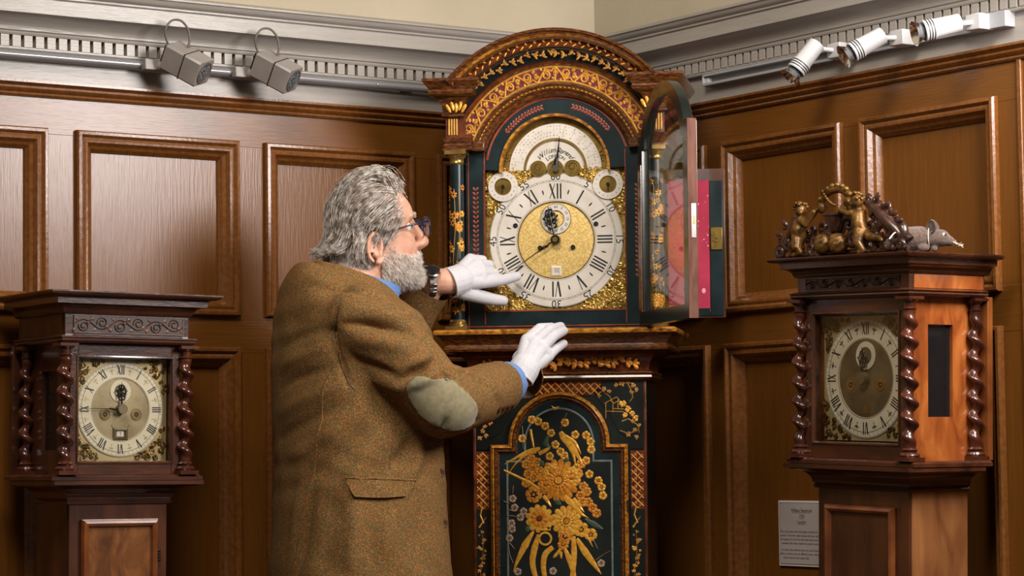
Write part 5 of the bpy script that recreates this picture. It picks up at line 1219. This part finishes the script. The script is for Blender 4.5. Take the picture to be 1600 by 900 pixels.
for z in (1.077, .974):
    h_ = JB.ray_cast(Wd(.4, 5.175, z), Vector((-1, 0, 0))); p = h_[0]+Vector((-.004, -.006, 0)); n = Vector((.55, -.83, 0)); MB().lathe([(.0035, -.001), (.0098, -.0005), (.0105, .002), (.0085, .0035), (.005, .0030)], 0, 0, 18).obj('front_button', M['button'], jacket, 40)
    bo = C.objects[-1]; bo.location = p; bo.rotation_euler = n.to_track_quat('Z', 'Y').to_euler()
for k in range(4):
    base_ = jf(.000-.0098*k, 1.2160-.0030*k); p, n = onjk(base_, .0012)
    MB().lathe([(.003, -.001), (.0066, -.0005), (.0072, .002), (.0055, .003), (.003, .0026)], 0, 0, 16).obj('cuff_button', M['button'], jacket, 40)
    bo = C.objects[-1]; bo.location = p; bo.rotation_euler = n.to_track_quat('Z', 'Y').to_euler()
# collars
def collar(name, m, rings):
    mb = MB(); R = []
    for zc_, c, a, b, tl in rings:
        R.append([AX+F3*(c+a*math.cos(t))+LFT*(b*math.sin(t))+UP*(zc_+tl*a*math.cos(t)) for t in [2*PI*j/40 for j in range(40)]])
    return mb.rings(R, False, False).obj(name, M[m], man, 60)
collar('jacket_collar', 'tweed', [(1.452, -.026, .118, .120, -.12), (1.474, -.016, .098, .100, -.26), (1.488, -.010, .088, .084, -.34), (1.492, -.009, .083, .079, -.36), (1.478, -.008, .079, .075, -.36), (1.450, -.010, .080, .078, -.3)])
collar('shirt_collar', 'shirt', [(1.430, .004, .080, .078, -.30), (1.466, .008, .0790, .0755, -.28), (1.486, .014, .0790, .0740, -.28), (1.483, .014, .0765, .0715, -.28), (1.440, .002, .070, .068, -.30)])
# shirt cuffs
def cuff(name, m, a, b, r0, r1, lip):
    d_ = (b-a).normalized(); mb = MB(); u = d_.orthogonal().normalized(); v = d_.cross(u)
    mb.rings([[c+r*(math.cos(2*PI*j/28)*u+math.sin(2*PI*j/28)*v) for j in range(28)] for c, r in ((a, r0), (b, r1), (b+d_*.0008, r1-.002), (a, r0-.004))], False, False)
    return mb.obj(name, M[m], man, 60)
dR = (W_R-E_R).normalized()
cuff('shirt_cuff', 'shirt', W_R-dR*.10, W_R-dR*.030, .0490, .0455, 0)
# ---- trousers and shoes (below the picture)
tr = MB()
tr.rings([superring(z, 0, a, b, 2.2, 32) for z, a, b in ((.72, .13, .17), (.80, .135, .175), (.95, .12, .165), (1.0, .11, .15))])
for s in (-1, 1): tr.chain([(AX+LFT*s*.085+UP*.80, .10), (AX+LFT*s*.095+F3*.01+UP*.48, .078), (AX+LFT*s*.10+UP*.10, .066)], 20)
mobj('trousers', remesh(tr, .009, 4), M['trousers'], man)
for s in (-1, 1):
    sh = MB(); c = AX+LFT*s*.10
    sh.chain([(c-F3*.06+UP*.040, .038), (c+F3*.05+UP*.036, .036), (c+F3*.16+UP*.030, .030)], 16); sh.chain([(c-F3*.03+UP*.06, .045), (c-F3*.02+UP*.11, .048)], 16)
    me = remesh(sh, .006, 4)
    for v in me.vertices: v.co.z = max(v.co.z, .0)
    mobj('shoe', me, M['shoe'], man)
# ---- head: shaped slice by slice in its own frame (x forward, y to the left, z up)
hy = math.radians(17); hp = math.radians(8)
HO = Wd(-.294, 5.292, 1.571)
HM = Matrix.Translation(HO) @ Matrix.Rotation(hy, 4, 'Z') @ Matrix.Rotation(-hp, 4, 'Y')
SL = [(-.106, .070, .030, .022), (-.102, .083, .010, .036), (-.095, .089, -.012, .046), (-.086, .088, -.028, .053), (-.072, .087, -.045, .059), (-.060, .0905, -.060, .063), (-.050, .0885, -.070, .066), (-.040, .091, -.078, .068), (-.026, .090, -.088, .0705), (-.012, .088, -.095, .0725), (.002, .086, -.100, .0735), (.016, .0845, -.103, .0740), (.030, .090, -.105, .0755), (.042, .0935, -.106, .0765), (.058, .0910, -.105, .0765), (.074, .0860, -.102, .0755), (.092, .077, -.096, .072), (.108, .063, -.085, .065), (.122, .044, -.068, .053), (.132, .022, -.046, .036), (.138, .000, -.024, .018)]
SL = [(z if z < .05 else .05+(z-.05)*.80, fx, bx*.76 if bx < 0 else bx, hw_) for z, fx, bx, hw_ in SL]
def headring(z, fx, bx, hw_, n=56):
    out = []
    for j in range(n):
        t = 2*PI*j/n; c, s_ = math.cos(t), math.sin(t); e = 2.35
        y = abs(s_)**(2/e)*math.copysign(1, s_)*hw_; m_ = (fx+bx)/2*.4-.006; x = m_+(abs(c)**(2/e))*((fx-m_) if c > 0 else (m_-bx))*(1 if c > 0 else -1)
        if c > 0:                                 # eye hollows, cheek, lips
            for ey in (-.033, .033): x -= .011*math.exp(-((y-ey)/.015)**2-((z-.014)/.011)**2)
            for ey in (-.045, .045): x += .004*math.exp(-((y-ey)/.018)**2-((z+.014)/.014)**2)
            x += .004*math.exp(-(y/.02)**2-((z+.055)/.006)**2)+.004*math.exp(-(y/.018)**2-((z+.069)/.006)**2)
        out.append(Vector((x, y, z)))
    return out
hm = MB(); hm.rings([[HM@p for p in headring(*q)] for q in SL])
def hc(mb, pts, n=12): return mb.chain([(HM@Vector(p), r) for p, r in pts], n)
hc(hm, [((.080, 0, .036), .011), ((.092, 0, .014), .0110), ((.104, 0, -.006), .0110), ((.110, 0, -.019), .0122), ((.098, 0, -.026), .011)])
for s in (-1, 1):
    hc(hm, [((.098, s*.009, -.024), .0085), ((.104, s*.010, -.023), .0078)])
    hc(hm, [((.080, s*.020, .034), .008), ((.078, s*.045, .036), .0075)])
    pts = []                                       # ear: rim, lobe and inner fold
    for k in range(11):
        a = math.radians(-70+k*29); pts.append(((-.006-.015*math.cos(a)*1.05+.004*math.sin(a), s*(.077+.012*(1 if math.cos(a) > -.2 else .4)), -.002+.030*math.sin(a)), .0046))
    eo = lambda L_: [((p[0]-.013, p[1], p[2]-.020), r) for p, r in L_]
    hc(hm, eo(pts), 8)
    hc(hm, eo([((.006, s*.078, -.030), .0070), ((-.002, s*.081, -.034), .0068)])); hc(hm, eo([((.0, s*.073, .012), .007), ((-.008, s*.075, -.018), .007)])); hc(hm, eo([((-.010, s*.080, .014), .0036), ((-.012, s*.082, -.006), .0036), ((-.004, s*.081, -.020), .0036)]), 8); hc(hm, eo([((.008, s*.077, -.008), .0045), ((.007, s*.077, .0), .0042)]), 8)
# neck, shoulders, arms under the cloth: one continuous body
hm.chain([(HM@Vector((-.022, 0, -.050)), .056), (AX+F3*-.010+UP*1.480, .0605), (AX+F3*-.015+UP*1.420, .064)], 20)
hc(hm, [((.040, 0, -.080), .032), ((-.012, 0, -.090), .042)])
hm.rings([superring(z, c, a, b, 2.2, 32) for z, c, a, b in ((.82, 0, .10, .13), (1.0, 0, .115, .14), (1.25, -.005, .12, .15), (1.36, -.015, .115, .15), (1.42, -.03, .09, .12))])
hm.chain([(S_R, .050), (E_R, .040), (W_R+dR*.01, .0290), (H_R, .0275)], 16)
hL = Wd(-.150, 5.472, 1.492)
hm.chain([(S_L, .050), (E_L, .040), (W_L, .0300), (hL, .0290), (Wd(-.135, 5.477, 1.4915), .0280)], 16)
body = mobj('body', remesh(hm, .0030, 2, .5), M['skin'], man); body['label'] = 'ruddy face, ear and wrists'
HBm = bmesh.new(); HBm.from_mesh(body.data); HB_ = BVHTree.FromBMesh(HBm); HBm.free()
for s in (-1, 1):
    MB().ball(tuple(HM@Vector((.067, s*.032, .0135))), .0125, 16).obj('eye', M['eyewhite'], man, 60)
    MB().ball(tuple(HM@Vector((.0770, s*.0325, .0150))), .0052, 10).obj('iris', M['frameblue'], man, 60)
# ---- hair
def strands(name, m, paths, r0, parent):
    V = []; Fc = []
    for P_ in paths:
        n = len(P_); T = np.gradient(P_, axis=0); T /= np.linalg.norm(T, axis=1)[:, None]+1e-9
        u = np.cross(T, [.31, .52, .79]); u /= np.linalg.norm(u, axis=1)[:, None]+1e-9; v = np.cross(T, u); b = len(V)
        rr = r0*np.linspace(1, .25, n)[:, None]
        for k in range(3):
            pass
        ring = [P_+rr*(math.cos(2*PI*k/3)*u+math.sin(2*PI*k/3)*v) for k in range(3)]
        for i in range(n): V += [tuple(ring[0][i]), tuple(ring[1][i]), tuple(ring[2][i])]
        for i in range(n-1):
            for k in range(3): k2 = (k+1) % 3; Fc.append((b+3*i+k, b+3*i+k2, b+3*i+3+k2, b+3*i+3+k))
    me = bpy.data.meshes.new(name); me.from_pydata(V, [], Fc); finish(me, M[m], 180)
    o = bpy.data.objects.new(name, me); C.objects.link(o); o.parent = parent; return o
HMn = np.array(HM); toW = lambda Q: (np.c_[Q, np.ones(len(Q))]@HMn.T)[:, :3]
EC = np.array([.008, 0, .034]); ER = np.array([.0850, .0800, .090])
def hairline(n):                                   # n: unit direction from the skull centre
    x, y, z = n
    if abs(y) > .45 and z < -.30 and -.40 < x < .20: return False
    if z < -.62: return False
    return x < np.interp(z, [-.62, -.32, -.30, 0, .15, .35, .55, .70, .80], [-.3, -.3, .42, .48, .48, .50, .60, .85, 1.1])
hp_ = []; ng = 0
while ng < 300:
    n = rng.normal(size=3); n /= np.linalg.norm(n)
    if not hairline(n): continue
    ng += 1
    cl = rng.normal(size=3)*np.array([.5, .5, .35]); p = EC+ER*n; Q = []; top_ = n[2] > .5; front_ = max(0, n[0]) if top_ else 0
    lift = .003+.008*rng.random()+.012*front_; nst = 16; ln_ = (.285 if top_ else .215)+.04*rng.random()-.03*front_
    if n[0] > .28 and n[2] < .2: ln_ = .10
    st_ = ln_/nst; wav = rng.random()*6; vel = None
    for k in range(nst):
        q = (p-EC)/ER; rq = np.linalg.norm(q); nn = q/ER; nn /= np.linalg.norm(nn)
        low = p[2] < .0 and p[0] < .0
        d_ = np.array([-1.0, .12*np.sign(p[1])+.22*cl[1], (-.15 if q[2] > .55 else -.60 if q[2] > 0 else -1.5)+.22*cl[2]])
        if q[0] < -.5: d_ = np.array([-.25, .15*cl[1], -1.0+.1*cl[2]])
        if front_ > .3 and k < 2: d_ = np.array([.15, .35*cl[1], 1.0])
        if low: d_ = np.array([-.62-1.0*max(0, k/nst-.72)+.22*cl[0], .18*cl[1]+.04*np.sign(p[1]), -1.0])
        d_ = d_+.20*np.array([.5*math.sin(wav+k*.8), math.cos(wav*1.3+k*.8), .4*math.sin(k*.8+wav)])
        if not low: d_ = d_-nn*(d_@nn)
        d_ /= np.linalg.norm(d_)+1e-9
        if vel is not None: d_ = .6*vel+.4*d_; d_ /= np.linalg.norm(d_)
        vel = d_; t_ = min(1, k/2.5)
        Q.append(EC+ER*(q/rq*(1+t_*lift/.09)) if not low else p.copy()); p = Q[-1]+d_*st_
        wz = float((HMn@np.append(p, 1))[2])
        if wz < 1.490+.012*cl[1]+.018*(p[0] > -.04): break
    if len(Q) < 5: continue
    Q = np.array(Q); m = len(Q); tt = np.linspace(0, 1, m)[:, None]
    for k in range(24):                           # hairs of one lock, spread at the root and gathered towards the tip
        o0 = rng.normal(size=3)*.0085; o1 = rng.normal(size=3)*.0036; w1 = rng.normal(size=3)*.0016; f1 = rng.uniform(4, 9)
        mm = max(5, m-int(rng.integers(0, 3)))
        X_ = Q+o0*(1-tt)**1.2+o1*tt+w1*np.sin(tt*f1+k)
        q = (X_-EC)/ER; rq = np.linalg.norm(q, axis=1)[:, None]; X_ = np.where(rq < 1.045, EC+ER*q/rq*1.045, X_)
        hp_.append(toW(X_[:mm]))
for i in range(150):                              # locks falling over the collar, the back ones flicking out
    y = rng.uniform(-.066, .060); kind = rng.random(); j = lambda k: rng.normal(size=3)*k
    bul = math.sqrt(max(0, 1-(y/.078)**2)); bx = -.070*bul
    if kind < .34: G = [(bx+.002, y, .055), (bx-.018, y, .022), (bx-.034, y*1.02, -.004), (bx-.050, y*1.02, -.016), (bx-.064, y*1.04, -.018)]
    elif kind < .74: G = [(bx+.004, y, .045), (bx-.014, y, .005), (bx-.028, y, -.030), (bx-.036, y*.98, -.055), (bx-.030, y*.94, -.070)]
    else:
        sd = -1 if rng.random() < .7 else 1; G = [(-.034, sd*.070, .020), (-.048, sd*.080, -.008), (-.056, sd*.080, -.034), (-.050, sd*.074, -.054), (-.034, sd*.070, -.060)]
    G = np.array([np.array(g)+j(.0045) for g in G]); u = np.linspace(0, 4, 12); Q = np.stack([np.interp(u, range(5), G[:, k]) for k in range(3)], 1)
    for _ in range(2): Q[1:-1] = (Q[:-2]+2*Q[1:-1]+Q[2:])/4
    tt = np.linspace(0, 1, 12)[:, None]
    for k in range(22):
        hp_.append(toW((Q+j(.0065)*(1-tt)+j(.0034)*tt+j(.0016)*np.sin(tt*rng.uniform(3, 8)+k))[:int(rng.integers(9, 13))]))
hair = strands('hair', 'hair', hp_, .00080, man); hair['kind'] = 'stuff'; hair['label'] = 'long swept-back grey hair'
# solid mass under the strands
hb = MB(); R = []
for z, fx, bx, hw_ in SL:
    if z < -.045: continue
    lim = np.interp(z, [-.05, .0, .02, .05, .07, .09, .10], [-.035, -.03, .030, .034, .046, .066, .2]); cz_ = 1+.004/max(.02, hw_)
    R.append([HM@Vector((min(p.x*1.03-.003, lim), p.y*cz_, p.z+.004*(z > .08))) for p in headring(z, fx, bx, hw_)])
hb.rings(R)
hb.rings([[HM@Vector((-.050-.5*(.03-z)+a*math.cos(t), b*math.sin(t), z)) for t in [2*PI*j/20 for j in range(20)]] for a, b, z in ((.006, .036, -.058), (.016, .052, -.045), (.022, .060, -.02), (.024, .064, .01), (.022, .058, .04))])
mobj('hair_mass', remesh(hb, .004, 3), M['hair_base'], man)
# beard, moustache, eyebrows rooted on the face
bp_ = []
def root(y, z, x=.2):
    o = HM@Vector((x, y, z)); dd = (HM.to_3x3()@Vector((-1, 0, 0))); h = HB_.ray_cast(o, dd)
    return h
def sroot(x, z, s):
    o = HM@Vector((x, s*.2, z)); dd = (HM.to_3x3()@Vector((0, -s, 0))); return HB_.ray_cast(o, dd)
H3 = HM.to_3x3()
def hairs(pt, nrm, L, flow, n=6, spread=.35):
    d_ = (H3@Vector(flow)).normalized()*.8+nrm*.45+Vector(rng.normal(size=3)*spread*.5); d_.normalize(); Q = []; p = pt-nrm*.001
    for k in range(n):
        Q.append(tuple(p)); d_ = (d_+(H3@Vector((flow[0]*.2, 0, -.25)))*.25+Vector(rng.normal(size=3)*.10)).normalized(); p = p+d_*L/n
    return np.array(Q)
for i in range(5200):
    s = -1 if rng.random() < .72 else 1
    if rng.random() < .62:
        x = rng.uniform(-.005, .085); z = rng.uniform(-.112, -.022)
        if z > -.036-.16*max(0, x-.028)+.050*(.012 < x < .030)*rng.random(): continue
        if rng.random() < .35*(z > -.055): continue
        h = sroot(x, z, s)
    else:
        y = rng.uniform(-.05, .05); z = rng.uniform(-.116, -.036)
        if -.066 < z < -.058 and abs(y) < .022: continue
        if z > -.05 and abs(y) > .028: continue
        h = root(y, z)
    if h[0] is None: continue
    lx = (HM.inverted()@h[0])
    if lx.x < -.02: continue
    chin_ = max(0, (lx.x-.03)/.06)*(1 if lx.z < -.07 else .3); L = .009+.007*rng.random()+.012*chin_
    fl = (.25+.3*chin_, .15*np.sign(lx.y), -.9)
    bp_.append(hairs(h[0], h[1], L, fl))
beard = strands('beard', 'beard', bp_, .00075, man); beard['kind'] = 'stuff'; beard['label'] = 'short white beard'
eb = []
for i in range(420):
    s = rng.choice((-1, 1)); y = s*rng.uniform(.012, .052); h = root(y, .038+.004*rng.normal()*.6-.10*max(0, abs(y)-.04))
    if h[0] is not None: eb.append(hairs(h[0], h[1], .011, (.2, s*.9, .3), 5, .2))
ebo = strands('eyebrows', 'beard', eb, .0006, man); ebo['kind'] = 'stuff'
# ---- white cotton gloves
def glove(wrist, palm, fingers, thumb, cuffdir, rw):
    g = MB(); g.chain([(wrist-cuffdir*.012, rw), (wrist+cuffdir*.012, rw)], 18)
    for p, r in palm: g.chain([(wrist+cuffdir*.010, rw*.80), (p, r)], 16)
    for a, b in zip(palm[:-1], palm[1:]): g.chain([a, b], 14)
    for fch in fingers+[thumb]: g.chain(fch, 14)
    gm = remesh(g, .0017, 5, .5); cut_open(gm, wrist-cuffdir*.010, -cuffdir, 1.0)
    o = mobj('glove', gm, M['glove'], man); q_ = o.modifiers.new('t', 'SOLIDIFY'); q_.thickness = .0012; q_.offset = 0
    u = cuffdir.orthogonal().normalized(); v = cuffdir.cross(u)
    hem = MB(); c0 = wrist-cuffdir*.0095
    hem.tube([c0+(rw-.0008)*(math.cos(a)*u+math.sin(a)*v) for a in np.linspace(0, 2*PI, 40)], .0022, 8).obj('glove_hem', M['glove'], o, 60)
    return o
# joints of both hands (world metres)
RH = {'wr': [0.0181, 5.355, 1.2859], 'mi': [0.0301, 5.378, 1.3577], 'mm': [0.0478, 5.372, 1.3531], 'mr': [0.0641, 5.374, 1.3407], 'mp': [0.0763, 5.382, 1.323], 'i1': [0.058, 5.388, 1.3826], 'i2': [0.0847, 5.425, 1.3868], 'm1': [0.0785, 5.385, 1.3794], 'm2': [0.1041, 5.425, 1.3879], 'r1': [0.0893, 5.385, 1.3655], 'r2': [0.1109, 5.425, 1.3782], 'p1': [0.0931, 5.392, 1.3383], 'p2': [0.1105, 5.425, 1.3505], 'tc': [0.0145, 5.39, 1.3186], 't1': [0.0287, 5.425, 1.3405], 't2': [0.0539, 5.45, 1.3481]}
LH = {'wr': [-0.1270, 5.480, 1.4915], 'mi': [-0.0672, 5.5, 1.4909], 'mm': [-0.0657, 5.505, 1.511], 'mr': [-0.0754, 5.512, 1.5313], 'mp': [-0.0908, 5.52, 1.5435], 'i1': [-0.0238, 5.53, 1.4966], 'i2': [0.0103, 5.555, 1.5064], 'm1': [-0.0391, 5.53, 1.5124], 'm2': [-0.0451, 5.56, 1.5089], 'r1': [-0.0489, 5.538, 1.5315], 'r2': [-0.0592, 5.57, 1.5226], 'p1': [-0.0644, 5.545, 1.5436], 'p2': [-0.0733, 5.57, 1.5328], 'tc': [-0.1094, 5.49, 1.4711], 't1': [-0.0734, 5.515, 1.461], 't2': [-0.0427, 5.535, 1.4547], 't3': [-0.0202, 5.545, 1.4522], 'watch': [-0.1785, 5.465, 1.4886], 'wt2': [-0.1535, 5.472, 1.4902]}

r_ = {k: Wd(*v) for k, v in RH.items()}; l_ = {k: Wd(*v) for k, v in LH.items()}
glove(r_['wr'], [(r_['mi'], .0130), (r_['mm'], .0135), (r_['mr'], .0132), (r_['mp'], .0122)],
      [[(r_['mi'], .0115), (r_['i1'], .0105), (r_['i2'], .0092)], [(r_['mm'], .0118), (r_['m1'], .0108), (r_['m2'], .0094)], [(r_['mr'], .0114), (r_['r1'], .0104), (r_['r2'], .0092)], [(r_['mp'], .0106), (r_['p1'], .0095), (r_['p2'], .0084)]],
      [(r_['tc'], .016), (r_['t1'], .0125), (r_['t2'], .0105)], ((r_['mm']+r_['mr'])/2-r_['wr']).normalized(), .0325)
glove(l_['wr'], [(l_['mi'], .0140), (l_['mm'], .0140), (l_['mr'], .0135), (l_['mp'], .0125)],
      [[(l_['mi'], .0138), (l_['i1'], .0122), (l_['i2'], .0104)], [(l_['mm'], .0120), (l_['m1'], .0112), (l_['m2'], .0096)], [(l_['mr'], .0115), (l_['r1'], .0106), (l_['r2'], .0092)], [(l_['mp'], .0108), (l_['p1'], .0098), (l_['p2'], .0085)]],
      [(l_['tc'], .0185), (l_['t1'], .0150), (l_['t2'], .0132), (l_['t3'], .0110)], ((l_['mi']+l_['mr'])/2-l_['wr']).normalized(), .0340)
# ================================================================== spectacles and wristwatch
gl = thing('spectacles', 'dark blue rimmed spectacles worn by the bearded person', 'glasses', HO+R0)
gl.rotation_euler = (Matrix.Rotation(hy, 3, 'Z') @ Matrix.Rotation(-hp, 3, 'Y')).to_euler()
for s in (-1, 1):
    n = 36; cx_, cz_ = s*.0335, .010; pts = []
    for j in range(n+1):
        t = 2*PI*j/n; e = 3.2; pts.append((.113-.006*abs(math.sin(t))*0-(.10*(abs(cx_+abs(math.cos(t))**(2/e)*math.copysign(.026, math.cos(t)))))**1.0*.12, cx_+abs(math.cos(t))**(2/e)*math.copysign(.026, math.cos(t)), cz_+abs(math.sin(t))**(2/e)*math.copysign(.0195, math.sin(t))))
    MB().tube(pts, .0021, 8).obj('rim', M['frameblue'], gl, 60)
    MB().rings([[(p[0]+dx_, p[1], p[2]) for p in pts[:-1]] for dx_ in (-.0005, .0005)]).obj('lens', M['glass'], gl, 0)
    MB().tube([(.112, s*.060, .018), (.106, s*.072, .019), (.060, s*.0795, .014), (.010, s*.0830, .006), (-.020, s*.0840, .000), (-.036, s*.083, -.014)], [.0026, .0024, .0019, .0019, .0019, .0017], 8).obj('temple', M['frameblue'], gl, 60)
MB().tube([(.113, -.010, .016), (.116, 0, .018), (.113, .010, .016)], .0018, 8).obj('bridge', M['frameblue'], gl, 60)
wc = Vector(LH['watch']); wax = (Vector(LH['wt2'])-wc).normalized()
wt = thing('wristwatch', 'steel wristwatch on the wrist of the far raised hand', 'watch', wc); wt.rotation_euler = wax.to_track_quat('Z', 'Y').to_euler()
for k in range(22):
    a = 2*PI*k/22; l = MB().box(-.0042, .0042, -.0014, .0014, -.008, .008).obj('bracelet_link', M['steel'], wt, 35, .0008); l.location = (.0305*math.cos(a), .0305*math.sin(a), 0); l.rotation_euler = (0, 0, a+PI/2)
fc = (wt.rotation_euler.to_matrix().inverted()@Vector((.0, -.75, .65))); a = math.atan2(fc.y, fc.x)
cs = MB().lathe([(.010, -.003), (.0185, -.002), (.019, .004), (.0165, .006), (.0160, .005)], 0, 0, 28).obj('watch_case', M['steel'], wt, 40); cs.location = (.0335*math.cos(a), .0335*math.sin(a), 0); cs.rotation_euler = Vector((math.cos(a), math.sin(a), 0)).to_track_quat('Z', 'Y').to_euler()
MB().lathe([(.0158, .0045), (.0158, .0050)], 0, 0, 24).obj('watch_face', M['dark'], cs, 40)
